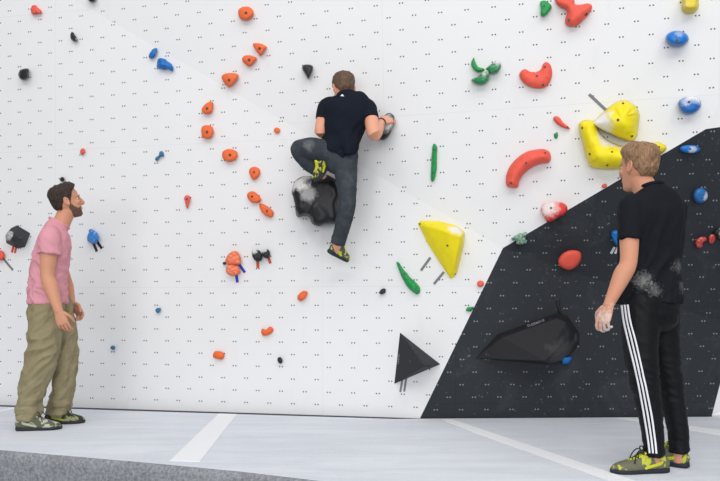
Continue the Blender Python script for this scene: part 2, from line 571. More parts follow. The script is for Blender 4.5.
# --- orange route
hold(H, 'large round orange hold at the top, above two smaller orange ones', [(238, 11), (241, 8), (247, 6.5), (252, 9), (253.5, 14), (251, 18), (245, 20), (240, 18)], 0.07, mo_, GO, bolts=[(246, 13)], rough=0.006)
hold(H, 'orange triangular hold pointing down, upper right of a close pair', [(253, 44.5), (256, 43), (262, 44), (266.5, 47), (264, 51), (260.5, 55.5), (257, 52)], 0.06, mo_, GO, bolts=[(259.5, 48.5)], rough=0.005)
hold(H, 'orange hold with flat top, lower left of a close pair', [(242, 59), (245, 55.5), (251, 55.5), (256.5, 58), (254, 62), (249.5, 66.5), (245, 63.5)], 0.06, mo_, GO, bolts=[(249, 60)], rough=0.005)
hold(H, 'broad orange shield-shaped hold left of the close orange pair', [(221.5, 77.5), (224, 74), (230, 73), (236, 73.5), (238.5, 76), (235, 81.5), (229.5, 87), (225, 84)], 0.075, mo_, GO, bolts=[(229, 80)], rough=0.005)
hold(H, 'orange wedge hold directly above another squarish orange hold', [(201.5, 109.5), (206, 103.5), (212.3, 102), (212.5, 108), (211, 113), (204, 113.5)], 0.06, mo_, GO, bolts=[(207, 108.5)], rough=0.004)
hold(H, 'squarish orange hold directly below the orange wedge', [(201.5, 128), (204, 125.5), (210, 125.5), (213, 128), (213, 134), (209, 138.5), (203, 137.5), (201.3, 133)], 0.065, mo_, GO, bolts=[(207, 132)], rough=0.004)
hold(H, 'round orange hold with a dimple, left of the climber beside the fold line', [(222, 155), (224, 150.5), (230, 149), (236, 151), (237.5, 155.5), (234.5, 160), (229, 161.5), (224, 160)], 0.06, mo_, GO, bolts=[(230, 155)], rough=0.004)
hold(H, 'small round orange hold above the orange pair that touches corner to corner', [(249, 172), (250.5, 168), (255, 167), (259.5, 169), (260, 174), (257, 178), (252.5, 179.5)], 0.05, mo_, GO, rough=0.004, bolts=[(254, 172, 0.008)])
hold(H, 'orange hold with a tapering tail, upper of a touching pair', [(247, 195), (250, 191.5), (255, 192), (259, 196), (261, 200), (258, 202.5), (252, 202.5), (248.5, 199.5)], 0.055, mo_, GO, rough=0.004, bolts=[(252, 196.5, 0.008)])
hold(H, 'elongated orange hold, lower of a touching pair', [(259, 203.5), (263, 204), (269, 207.5), (273.3, 212), (272, 217), (266.5, 216), (261, 210.5)], 0.055, mo_, GO, rough=0.005, bolts=[(267, 211, 0.008)])
hold(H, 'tiny orange hold between the orange route and the climber', ell(277, 130.3, 3.2, 2.8), 0.03, mo_, GO, rough=0.003)
hold(H, 'small orange hold with a raised corner, right below the climbing shoe in the air', [(297.5, 297), (300, 293), (304, 291), (307.5, 292), (306, 297), (302, 300.5), (298.5, 300)], 0.05, mo_, GO, rough=0.006)
hold(H, 'orange bone-shaped hold just above a small black screw-on', [(261, 332), (262.5, 328.5), (266, 329.5), (270, 326.5), (273.3, 329), (272, 333), (267.5, 335.5), (263, 335.5)], 0.05, mo_, GO, rough=0.005, spine=[(264, 332), (270, 330)])
hold(H, 'orange barrel-shaped hold lowest on the white wall', [(213.5, 353), (216, 351), (222.5, 352), (224.5, 355.5), (222, 359.5), (217, 359), (213, 357)], 0.055, mo_, GO, spine=[(216, 354.5), (221, 356)], fat=0.35)
hold(H, 'chalky orange half-moon hold, upper one of two above blue tape', [(225.5, 263), (226.5, 257), (231, 252), (236.5, 251.5), (240, 256), (241, 263), (238, 265), (231, 264.5)], 0.085, mo_c, GO, rough=0.005)
hold(H, 'chalky orange half-moon hold, lower one of two above blue tape', [(226, 268), (229, 264.5), (234, 264.5), (239.5, 268), (240, 273), (234, 276), (228.5, 274.5), (226, 271.5)], 0.085, mo_c, GO, rough=0.005)
# --- red / pink
hold(H, 'red lobed hold in the top left corner of the wall', [(31, 10), (32, 6), (35.5, 5), (38, 8), (41, 10.5), (40.5, 13.5), (37.5, 13), (35, 14), (32, 13.5)], 0.05, mr_, GR, rough=0.008, rscale=40)
hold(H, 'small red oval hold above the man in pink, left part of the white wall', ell(82.5, 151.3, 2.4, 3.1, 0.4), 0.035, mr_, GR)
hold(H, 'small pinkish red hook hold right of the blue hold with black tape', [(184, 198), (186, 195.3), (189.5, 196), (190, 200), (188.5, 205), (187.3, 208), (185.5, 204.5), (184.8, 201)], 0.045, mp_, GR, rough=0.006, bolts=[(187, 199, 0.007)])
hold(H, 'red ball hold cut by the left edge of the photo', ell(-0.5, 255.3, 5, 5.2), 0.06, mr_, GR, fat=0.6)
hold(H, 'large red Y-shaped hold at the top edge of the white wall', [(556, 3), (555, -2), (562, -3), (568, -3), (574, -1), (575, 4), (581, 4.5), (588, 3.2), (592, 5.5), (591, 11), (585.5, 18), (578, 25), (571.5, 26.5), (566, 24.5), (565, 19), (567, 13), (565, 9), (560, 7)], 0.10, mr_, GR, spine=[(561, 2), (570, 6), (574, 13), (584, 9), (574, 17), (571, 21)], bolts=[(569, 20), (586, 14)], fat=0.45, sub=4)
hold(H, 'red heart-shaped slab hold under the red Y-shaped one', [(519.3, 76), (520.5, 71.5), (525, 69), (530, 71.5), (536, 72), (541, 69), (543, 64), (547, 62), (551, 66), (552.3, 74), (550, 82), (545, 87.5), (537, 88.5), (529, 86.5), (523, 82.5)], 0.07, mr_, GR, spine=[(525, 75), (534, 80), (543, 80), (547, 69)], bolts=[(545, 67, 0.008), (537, 76, 0.008), (543, 85, 0.008)], fat=0.35)
hold(H, 'thin red wedge hold above the tiny green chip', [(553, 118.5), (556, 116), (560, 118), (563, 122), (569.5, 127.5), (569, 129), (563, 127.5), (557, 124)], 0.045, mr_, GR, spine=[(556.5, 119.5), (566, 126.5)], bolts=[(567.5, 127.3, 0.006)])
hold(H, 'large red banana-shaped hold left of the yellow volume', [(505.8, 181), (506.5, 174), (510, 166), (517, 158), (526, 152), (535, 149.5), (544, 149), (549.5, 152), (551, 158), (549, 162.5), (542, 163.5), (532, 167.5), (524, 174), (519.5, 181), (518, 187), (512, 187.8), (507, 186)], 0.12, mr_, GR, spine=[(512, 181), (514, 175), (521, 166), (530, 159.5), (538, 156.5), (545, 156.5)], bolts=[(511, 183, 0.008), (526, 163, 0.008), (545, 153, 0.008)], fat=0.4, sub=4)
hold(H, 'tiny red chip hold at the white wall edge under the yellow volume', ell(604.5, 185.7, 2.7, 2, -0.4), 0.03, mr_, GR)
mwr = hold_mat('white_red_resin', (232, 70, 60), 0.5, patches=[((-0.04, 0.02, 0.07), 0.11, 0.85)], nscale=25)
hold(H, 'red hold half white with chalk on the white and black boundary', [(541, 208), (545, 203), (551, 202), (559, 202), (565, 204), (567.5, 208), (566, 213), (559, 217), (551, 221.5), (546.5, 221), (543.5, 216)], 0.10, mwr, GR, rough=0.008, rscale=14, bolts=[(551, 208, 0.007)])
hold(H, 'plain red bulbous hold alone on the black wall', [(558, 261), (561, 255), (567, 251), (574, 250), (580, 252), (581.3, 256.5), (580, 262), (576, 267), (570, 270), (563.5, 268.5), (559.5, 265.5)], 0.09, mr_, GR, rough=0.003, rscale=12)
hold(H, 'small red hold on the white wall just left of the black edge', ell(480.5, 283.7, 3.4, 3.2), 0.04, mr_, GR)
mrc = cm('chalky_red_resin', (196, 62, 58), chalk=0.8, nscale=50)
hold(H, 'small chalky red hold with white blotch right of the man in black', [(695.5, 244), (697, 239.5), (701, 237), (705, 237.5), (706.3, 240), (703, 242.5), (702, 247), (698.5, 248)], 0.05, mrc, GR, rough=0.006)
hold(H, 'small dull red curved hold at the right edge beside a black and white one', [(708.5, 241), (709, 236.5), (712, 234.5), (715.5, 235), (716, 239), (713.5, 242.5), (710.5, 243.5)], 0.05, mrc, GR, rough=0.005)
# --- blue
hold(H, 'small blue sliver hold above the larger blue pinch', [(148.6, 56), (150, 52.5), (153, 49), (156.5, 48), (157.3, 50.5), (155.5, 55), (152.5, 58), (149.5, 58)], 0.05, mb_, GB, rough=0.004)
hold(H, 'blue bow-tie pinch hold under the blue sliver, top left', [(156.8, 66), (157.5, 60), (160.5, 58), (165, 59), (168, 61.5), (171, 63.5), (173.5, 69), (172, 71.2), (167.5, 69), (163, 69.5), (158.5, 68.5)], 0.075, mb_, GB, spine=[(161, 63.5), (166, 65), (170.5, 68)], rough=0.009, rscale=35)
hold(H, 'tiny teal blue two-lobed hold left of the orange route', [(155, 159.5), (156, 157), (158.5, 155.5), (159.5, 152), (162, 151), (163.8, 153.5), (163.8, 156.5), (161, 156.5), (159, 158.5), (157.3, 161)], 0.04, cm('teal_resin', (52, 118, 158), chalk=0.5), GB, spine=[(156.5, 159), (159.5, 156), (162, 154)])
hold(H, 'blue chalky faceted hold with two black tapes beside the man in pink', [(87, 238.5), (88.5, 233), (90, 229), (93.5, 230), (97, 233), (98.8, 236.5), (98, 241), (95, 243.5), (91.5, 243.5), (88, 241)], 0.085, cm('chalky_blue_resin', (38, 124, 200), chalk=0.9, nscale=55), GB, rough=0.008, rscale=40)
hold(H, 'tiny blue screw-on hold at waist height on the white wall', [(155.5, 311), (156, 308.5), (159, 307.8), (160.8, 308.5), (160, 311.5), (157.5, 313.3)], 0.04, cm('teal_resin', (52, 118, 158)), GB)
hold(H, 'tiny blue screw-on hold lowest of the blue ones, right of the man in pink', ell(112.8, 347.7, 2.5, 2.1), 0.035, cm('teal_resin', (52, 118, 158)), GB)
mbc = hold_mat('chalked_blue_ball', (20, 118, 205), 0.3, patches=[((0, 0.02, 0.12), 0.06, 0.35)], rough=0.35)
hold(H, 'glossy blue oval ball hold under the yellow block at the top right', ell(677.3, 38.3, 11.5, 7.6, 0.05, 12), 0.12, mbc, GB, bolts=[(677, 41)], fat=0.55)
mbw = hold_mat('white_topped_blue', (24, 108, 192), 0.1, patches=[((0.0, 0.08, 0.09), 0.15, 1.0)], rough=0.4, nscale=14)
hold(H, 'blue bowl-shaped hold with a white chalked top above the black corner', [(678.3, 104), (680.5, 99.5), (686, 97), (693, 96.7), (698.5, 99), (701, 102.5), (700, 108), (695, 112.5), (688, 114), (682, 111.5)], 0.11, mbw, GB, bolts=[(689, 102, 0.008)])
mbd = hold_mat('chalk_centred_blue_disc', (24, 118, 205), 0.2, patches=[((0.0, 0.0, 0.06), 0.05, 0.6)], rough=0.4)
hold(H, 'flat blue oval hold with a chalky centre near the top of the black wall', ell(690, 149.2, 10.3, 4.2, 0.02, 12), 0.055, mbd, GB, fat=0.6, bolts=[(690, 149, 0.006)])
mbs = hold_mat('chalk_smeared_blue_ball', (40, 110, 176), 0.5, patches=[((0.03, 0.01, 0.07), 0.06, 0.85)], rough=0.4, nscale=70)
hold(H, 'round blue hold smeared with chalk right of the man in black', ell(700.5, 195.6, 7.4, 7.8, 0, 12), 0.085, mbs, GB, fat=0.6)
hold(H, 'blue hold peeking out beside the arm of the man in black', [(611, 236), (612.5, 231), (617, 230), (621, 232), (622, 239), (619, 246), (615.5, 245), (613, 241)], 0.08, mb_, GB, rough=0.006)
hold(H, 'small plain blue hold at the lower corner of the big black volume', [(561.5, 360), (562, 357.5), (567, 356.8), (571.5, 357), (571, 360.5), (567.5, 363.7), (562.5, 363.8)], 0.06, mb_, GB)
# --- green
hold(H, 'small dark green leaf hold at the top edge', [(540, 5), (540.5, 1.5), (545, 0.5), (550, 4), (551.5, 8), (548, 13), (543.5, 16.3), (540.5, 14.5), (540.8, 9)], 0.06, mg_, GG, rough=0.004, bolts=[(544, 6, 0.007)])
hold(H, 'green horn-shaped hold, upper left of three green ones together', [(472, 60), (474, 57.5), (475, 61), (478, 66.5), (483, 68), (484.5, 69.5), (481, 72), (476, 71.5), (472.5, 68), (471, 64)], 0.06, mg_, GG, spine=[(473.5, 62), (475, 67), (481, 70)])
mgc = hold_mat('chalk_topped_green', (20, 128, 72), 0.8, patches=[((0.03, 0.03, 0.05), 0.06, 0.8)], rough=0.4, nscale=30)
hold(H, 'green half-moon hold with chalk, bottom one of three green ones', [(471.5, 79.5), (477, 77), (482, 73), (487, 69.5), (489.3, 74), (488.5, 80), (484, 84), (478, 84), (474, 82.5)], 0.085, mgc, GG, rough=0.004)
hold(H, 'rounded green hold, right one of three green ones', [(486, 69), (488, 66.5), (494, 62.5), (499, 61.3), (501, 65), (499.5, 70), (495.5, 73.5), (490, 73)], 0.08, mgc, GG, rough=0.004)
hold(H, 'upright green sausage-shaped hold left of the red banana hold', [(432.5, 146), (434.5, 143.8), (437.3, 147), (437, 156), (436.8, 168), (435.3, 178), (432.3, 181.5), (430.5, 178), (431, 168), (431.5, 156)], 0.05, mg_, GG, spine=[(434.5, 148), (434, 163), (432.8, 177)], rough=0.005, bolts=[(434.5, 150, 0.007), (433, 173, 0.007)])
hold(H, 'slanting green pod-shaped hold left of the yellow fin volume', [(396.5, 263), (398.5, 262.8), (403, 268.5), (410, 277), (418, 284.5), (420.3, 290), (418.5, 294), (413, 292.5), (406, 285), (400.5, 274.5)], 0.06, mg_, GG, spine=[(399, 266), (406, 277), (416, 289)], rough=0.007, rscale=40, bolts=[(404, 274, 0.007), (416, 289, 0.007)])
hull(H, 'tiny green chip hold under the thin red wedge', [(553.3, 134), (557.5, 131.5), (558.5, 136), (557, 139.3), (554, 138)], [(556, 134.5, 0.035), (556, 137, 0.03)], mg_, GG, bevel=0.003)
hull(H, 'small green block hold at the black edge above the dark pyramid', [(465.2, 311), (467, 307), (473.5, 306.3), (474.3, 307.8), (471, 312)], [(468, 308.5, 0.045), (472, 308.3, 0.045), (469.5, 311, 0.04)], mg_, GG, bevel=0.004)
mgs = cm('very_chalky_green', (48, 132, 92), chalk=1.3, nscale=45)
hold(H, 'chalk-covered green star-shaped hold with black tape on the fold corner', [(511, 238.5), (515, 236), (518, 234), (522, 233.5), (526.5, 233), (525.5, 237.5), (526, 241.5), (522, 244.5), (517, 244), (515.5, 240)], 0.07, mgs, GG, rough=0.012, rscale=45)
# --- black
hold(H, 'black half-moon hold with a pale edge under the top edge, left', [(70.3, 34.5), (72, 31.8), (74, 33.5), (77.5, 39.5), (76.5, 41.3), (73.5, 41), (71, 39)], 0.05, cm('grey_black', (38, 39, 44), chalk=0.9, nscale=30), GK)
hold(H, 'black hold cut by the top edge of the photo, left', [(86.5, -3), (90, -5), (95, -4), (95.5, -1), (93, 1.8), (89.5, 1.3)], 0.06, mk_, GK)
mkc = hold_mat('chalk_topped_black', (30, 31, 35), 0.3, patches=[((0.02, 0.045, 0.04), 0.06, 0.75)], rough=0.4, nscale=30)
hold(H, 'black ball hold with a chalky cap near the left edge', [(18.3, 75), (20, 70), (24, 68.5), (28.3, 68.8), (28.5, 72.5), (27.8, 76.5), (24.5, 79.5), (20.5, 79)], 0.08, mkc, GK, rough=0.003)
hold(H, 'tiny black ball hold above the head of the man in pink', ell(62.2, 179.3, 2.4, 2.4), 0.04, mk_, GK)
hold(H, 'small glossy black screw-on right of the orange barrel-shaped hold', ell(280, 360.3, 2.5, 3.4, -0.3), 0.04, mk_, GK)
hold(H, 'small black screw-on alone between the climber and the green pod', [(379.5, 292), (381, 289.5), (384, 288.3), (385.8, 290), (385, 293), (382, 294.3), (380, 294)], 0.04, mk_, GK)
mkd = hold_mat('chalk_flecked_black', (36, 38, 44), 0.4, patches=[((-0.05, 0.04, 0.03), 0.05, 0.6)], rough=0.4)
hold(H, 'black teardrop hold pointing down above left of the climber', [(302, 67), (304, 64.8), (309, 64.5), (312.6, 66), (312.5, 70.5), (310, 76), (308, 79), (306, 75.5), (303, 70.5)], 0.085, mkd, GK)
hold(H, 'black and white chalked hold, left one of a pair with red tape', [(251.8, 253), (253, 249.8), (256.5, 249.3), (260.5, 251.5), (262, 256), (261, 260.5), (257.5, 261.5), (253.5, 259)], 0.07, mk_c, GK, rough=0.006)
hold(H, 'black and white chalked hold, right one of a pair with red tape', [(262, 253), (263.5, 249.8), (267, 248.8), (269.5, 251.5), (269.5, 256), (266.5, 258.3), (263.5, 257)], 0.07, mk_c, GK, rough=0.006)
hold(H, 'tiny dark knob beside the chalky orange half-moon holds', ell(224.3, 263.3, 1.7, 1.5), 0.03, mk_, GK)
hold(H, 'black hold with white chalk cut by the right edge of the photo', [(713.5, 233), (715, 229.5), (719, 228), (723, 230), (724, 236), (722, 240), (718.5, 239.5), (716, 236)], 0.07, mk_c, GK, rough=0.006)
mgrip = hold_mat('dusty_black_ball', (30, 30, 33), 0.3, patches=[((0.02, 0.0, 0.11), 0.10, 0.8)], rough=0.5, nscale=16)
hold(H, 'round black and chalk-white hold gripped by the right hand of the climber', [(377.5, 136), (378.5, 128), (382, 119), (387, 113.5), (391, 113.3), (394.3, 117), (394, 124), (391.5, 131), (388, 137), (382, 140)], 0.13, mgrip, GK, fat=0.5)

# --- volumes
VG = 'climbing volumes'
hull('climbing_volume', 'dark six-sided volume with red tapes behind the man in pink', [(6, 243), (6, 234), (11, 228), (17, 225), (30.5, 233), (25, 247.5), (17, 248.5)], [(15, 236, 0.12), (12, 241, 0.11), (22, 239.5, 0.12)], cm('dark_volume', (42, 44, 50), chalk=0.25, nscale=12), None, 0.004, category='climbing volume', bolts=[(20, 238, 0.006)])
hold(H, 'grey white-chalked ring hold mounted on the dark volume at left', ell(9.8, 236, 4.2, 5.0, 0.4), 0.11, cm('grey_resin', (128, 130, 134), chalk=1.3, nscale=50), GK, rough=0.006)
mtri = hold_mat('dark_textured_plywood', (40, 42, 47), 0.12, rough=0.7, nscale=14)
tri = hull('climbing_volume', 'dark three-sided pyramid volume at the foot of the white wall', [(399.8, 332.2), (440.5, 364.2), (394, 384)], [(424.5, 366, 0.30)], mtri, None, 0.004, category='climbing volume', bolts=[(410.5, 361.5, 0.009)])
mbig = hold_mat('scuffed_black_fibreglass', (29, 29, 33), 0.2, patches=[((0.33, 0.06, 0.10), 0.16, 0.14), ((0.1, -0.1, 0.2), 0.25, 0.07)], rough=0.65, nscale=9)
big = hull('climbing_volume', 'large black wedge volume low on the black wall', [(474.5, 358.5), (497, 334.3), (557, 312.8), (567, 315), (579.5, 333), (579.5, 344), (566, 360), (552, 364.5)], [(503, 337, 0.08), (546, 361.3, 0.30), (566, 322, 0.14), (571, 332, 0.15), (557, 318, 0.12)], mbig, None, 0.006, category='climbing volume')
# chalked fibreglass boulder under the climber's foot
mboul = hold_mat('chalked_black_boulder', (25, 25, 28), 0.2, patches=[((-0.06, 0.125, 0.22), 0.15, 0.8), ((0.02, 0.02, 0.26), 0.10, 0.4), ((0.1, -0.07, 0.22), 0.07, 0.3)], rough=0.45, nscale=20)
hold('climbing_volume', 'big glossy black boulder volume dusted with chalk under the climber', [(293, 190), (294.5, 182), (301, 177), (309, 176), (318, 177), (328, 177), (336, 181), (338.5, 192), (338, 208), (337.5, 221), (328, 223.5), (318, 225), (312.5, 223.5), (309, 217.5), (305, 215.5), (297.5, 217), (295.5, 211), (294.5, 200)], 0.27, mboul, None, fat=0.26, rough=0.022, rscale=8, sub=5, rings=14, category='climbing volume', bolts=[(318, 196, 0.010)])
# yellow fin
myf = hold_mat('yellow_fibreglass_fin', YEL, 0.05, patches=[((0.12, 0.14, 0.12), 0.13, 0.95)], rough=0.5, nscale=10)
hull('climbing_volume', 'yellow fin-shaped volume above the slanting green pod', [(416.5, 222.5), (421, 220), (440, 220.5), (456, 225), (465, 231.5), (464, 246), (456.5, 276.5), (452, 279.5), (449, 278), (443.5, 268), (427, 244)], [(424, 225, 0.07), (447, 231, 0.17), (461, 236, 0.20), (455, 262, 0.13), (451, 274, 0.06)], myf, GY, 0.014, category='climbing volume', smooth=False, bolts=[(447.5, 245.5, 0.008), (455, 274, 0.006), (420, 224, 0.007)])
# large yellow pair at right
myu = hold_mat('yellow_fibreglass_upper', YEL, 0.05, patches=[((-0.12, -0.03, 0.12), 0.17, 1.0)], rough=0.45, nscale=8)
myl = hold_mat('yellow_fibreglass_lower', YEL, 0.05, patches=[((-0.08, 0.05, 0.11), 0.13, 1.0), ((0.03, 0.02, 0.15), 0.13, 1.0)], rough=0.45, nscale=8)
hold('climbing_volume', 'curved yellow volume, lower of the big pair, behind the head of the man in black', [(578.7, 127), (581, 121.5), (588, 119.8), (595, 122), (598.5, 130), (604, 137), (613, 142.5), (625, 146), (640, 145), (651, 143), (660, 142.5), (666.5, 147), (663, 153), (651, 158.5), (640, 166), (624, 168.8), (601, 168.8), (591, 166.5), (587, 160), (582.5, 143)], 0.20, myl, GY, spine=[(587, 128), (591, 145), (600, 157), (620, 158), (640, 154), (658, 148.5)], fat=0.45, sub=4, rings=12, category='climbing volume', bolts=[(582.5, 128, 0.008), (590, 154, 0.008), (607, 165, 0.008), (612, 152, 0.007), (659, 147, 0.007)])
hold('climbing_volume', 'bulky yellow volume, upper of the big pair, with a white chalked left end', [(592.5, 123.5), (597, 118), (605, 110.5), (613, 104), (624, 100), (635, 105.5), (639.5, 114), (638.5, 126), (637, 136), (632, 141), (622, 139), (610, 134), (598, 128.5)], 0.26, myu, GY, spine=[(604, 122), (616, 117), (627, 116), (629, 127)], fat=0.42, sub=5, rings=12, category='climbing volume', bolts=[(623, 103.5, 0.008), (618, 120, 0.009), (632, 136, 0.008)])
hull(H, 'pale yellow block hold cut by the top edge at right', [(681.5, -8), (698.5, -8), (699.5, 8), (693, 14.5), (686, 14.5), (681, 9)], [(685, -4, 0.11), (696, -4, 0.11), (696, 7, 0.12), (685.5, 8, 0.12)], hold_mat('pale_yellow_resin', (232, 208, 62), 0.7, rough=0.5, nscale=16), None, 0.012, bolts=[(694, 13, 0.006)])

# --- tapes
T_GREY = plain('grey_tape', (112, 114, 120), 0.6); T_RED = plain('red_tape', (196, 72, 52), 0.6); T_BLK = plain('black_tape', (28, 29, 33), 0.55); T_BLUE = plain('blue_tape', (24, 62, 176), 0.5); T_PALE = plain('pale_tape', (196, 200, 204), 0.6)
TG = 'route tapes'
tape('grey tape strip at the upper left of the big yellow pair', (589, 94.3), (607, 111), 0.020, T_GREY, TG)
tape('grey tape strip left of the yellow fin, upper of two', (430.5, 257.5), (421, 270.5), 0.020, T_GREY, TG)
tape('grey tape strip under the yellow fin, lower of two', (444, 272), (434, 284), 0.020, T_GREY, TG)
tape('grey tape strip under the dark pyramid, left of two', (402.8, 377), (400.3, 392), 0.016, T_GREY, TG)
tape('grey tape strip under the dark pyramid, right of two', (406.7, 375), (404.2, 391.5), 0.016, T_GREY, TG)
tape('red tape strip under the dark six-sided volume, left of two', (14.5, 243), (12, 252.5), 0.020, T_RED, TG)
tape('red tape strip under the dark six-sided volume, right of two', (17, 244), (15, 253), 0.020, T_RED, TG)
tape('grey tape strip running down from the red ball at the left edge', (2, 257), (13, 270), 0.018, T_GREY, TG)
tape('black tape strip under the chalky blue hold, left of two', (92.5, 241), (97, 251.5), 0.022, T_BLK, TG)
tape('black tape strip under the chalky blue hold, right of two', (96, 240), (102, 248.5), 0.022, T_BLK, TG)
tape('blue tape strip right of the upper orange half-moon hold', (239, 264), (245, 272.5), 0.022, T_BLUE, TG)
tape('blue tape strip under the lower orange half-moon hold', (236, 272), (237.5, 282.5), 0.024, T_BLUE, TG)
tape('red tape strip under the left chalked black and white hold', (257.5, 258), (258, 268), 0.024, T_RED, TG)
tape('red tape strip under the right chalked black and white hold', (267.5, 254), (270.5, 263.5), 0.022, T_RED, TG)
tape('black tape strip under the half white red hold', (555, 217), (561.5, 224.5), 0.026, T_BLK, TG)
tape('black tape strip under the star-shaped green hold, left of two', (518.5, 242), (515.3, 248.5), 0.020, T_BLK, TG)
tape('black tape strip under the star-shaped green hold, right of two', (521.5, 242), (519, 248.5), 0.020, T_BLK, TG)
tape('pale tape strip beside the arm of the man in black, left of two', (614.5, 247), (611, 253.5), 0.018, T_PALE, TG)
tape('pale tape strip beside the arm of the man in black, right of two', (618, 247), (615, 253.5), 0.018, T_PALE, TG)
def strap():
    pl = BL; pts = catmull([(558.5, 300), (558.2, 305), (559.6, 310), (562.5, 314), (567, 316)], False, 5)
    org = pl.pt(560, 308); m = pl.mat4(org); inv = m.inverted()
    bm = bmesh.new(); rows = []
    for i, p in enumerate(pts):
        c = inv @ pl.pt(p[0], p[1], 0.006); nx = pts[min(i+1, len(pts)-1)]; pv = pts[max(i-1, 0)]
        d = (inv @ pl.pt(nx[0], nx[1], 0.006)-inv @ pl.pt(pv[0], pv[1], 0.006)).normalized(); s = V((-d.y, d.x, 0))*0.011
        rows.append([bm.verts.new(c+s*t+V((0, 0, z))) for t, z in ((-1, -0.006), (-1, 0.004), (1, 0.004), (1, -0.006))])
    for a, b in zip(rows[:-1], rows[1:]):
        for j in range(4): bm.faces.new((a[j], a[(j+1) % 4], b[(j+1) % 4], b[j]))
    bm.faces.new(rows[0]); bm.faces.new(rows[-1])
    bmesh.ops.recalc_face_normals(bm, faces=bm.faces)
    tag(mesh_obj('strap', bm, T_BLK, matrix=m), 'thin black strap hanging above the large black wedge volume', 'strap')
strap()

# faded lettering bars on the two dark volumes (too small to read in the photo)
def lettering(o, pl, a, b, hgt, mat, pattern):
    inv = o.matrix_basis.inverted()
    b2 = bmesh.new(); b2.from_mesh(o.data); tree = BVHTree.FromBMesh(b2); cam = inv @ V((0, 0, CH))
    def hit(x, y):
        t = inv @ pl.pt(x, y); r = tree.ray_cast(cam, (t-cam).normalized())
        return r[0], r[1]
    L = len(pattern)
    dx, dy = b[0]-a[0], b[1]-a[1]; ln = math.hypot(dx, dy); nx, ny = dy/ln*hgt/2, -dx/ln*hgt/2
    for i, ch in enumerate(pattern):
        bm = bmesh.new()
        t0, t1 = (i+0.12)/L, (i+0.88)/L
        segs = {'I': [((0.35, -1), (0.65, 1))], 'E': [((0, -1), (0.3, 1)), ((0.3, 0.6), (1, 1)), ((0.3, -0.15), (0.9, 0.2)), ((0.3, -1), (1, -0.6))],
                'O': [((0, -1), (0.28, 1)), ((0.72, -1), (1, 1)), ((0.28, 0.6), (0.72, 1)), ((0.28, -1), (0.72, -0.6))],
                'L': [((0, -1), (0.3, 1)), ((0.3, -1), (1, -0.6))], 'T': [((0, 0.6), (1, 1)), ((0.35, -1), (0.65, 0.6))],
                'A': [((0, -1), (1, -0.3)), ((0.2, -0.3), (0.8, 0.4)), ((0.4, 0.4), (0.6, 1))]}[ch]
        for (u0, v0), (u1, v1) in segs:
            q4 = []
            for uu, vv in ((u0, v0), (u1, v0), (u1, v1), (u0, v1)):
                t = t0+(t1-t0)*uu
                p, nn = hit(a[0]+dx*t+nx*vv, a[1]+dy*t+ny*vv)
                if p is None: break
                q4.append(p+nn*0.0015)
            if len(q4) == 4: bm.faces.new([bm.verts.new(p) for p in q4])
        bmesh.ops.remove_doubles(bm, verts=bm.verts, dist=0.0006)
        if bm.faces: mesh_obj('letter', bm, mat, o, smooth=False)['label'] = 'small pale letter'
        else: bm.free()
    b2.free()
M_LET = plain('pale_lettering', (150, 152, 156), 0.6)
lettering(big, BL, (527, 326.4), (544.5, 320), 2.2, M_LET, 'TLEOAOIE')
lettering(tri, W1, (398.0, 364), (399.2, 353), 1.5, M_LET, 'LEOTEI')

# ------------------------------------------------------------------ people
SKIN_VAR = 0.06
def frame(f, up=V((0, 0, 1))):
    f = f.normalized(); l = up.cross(f).normalized(); u = f.cross(l).normalized()
    return f, l, u

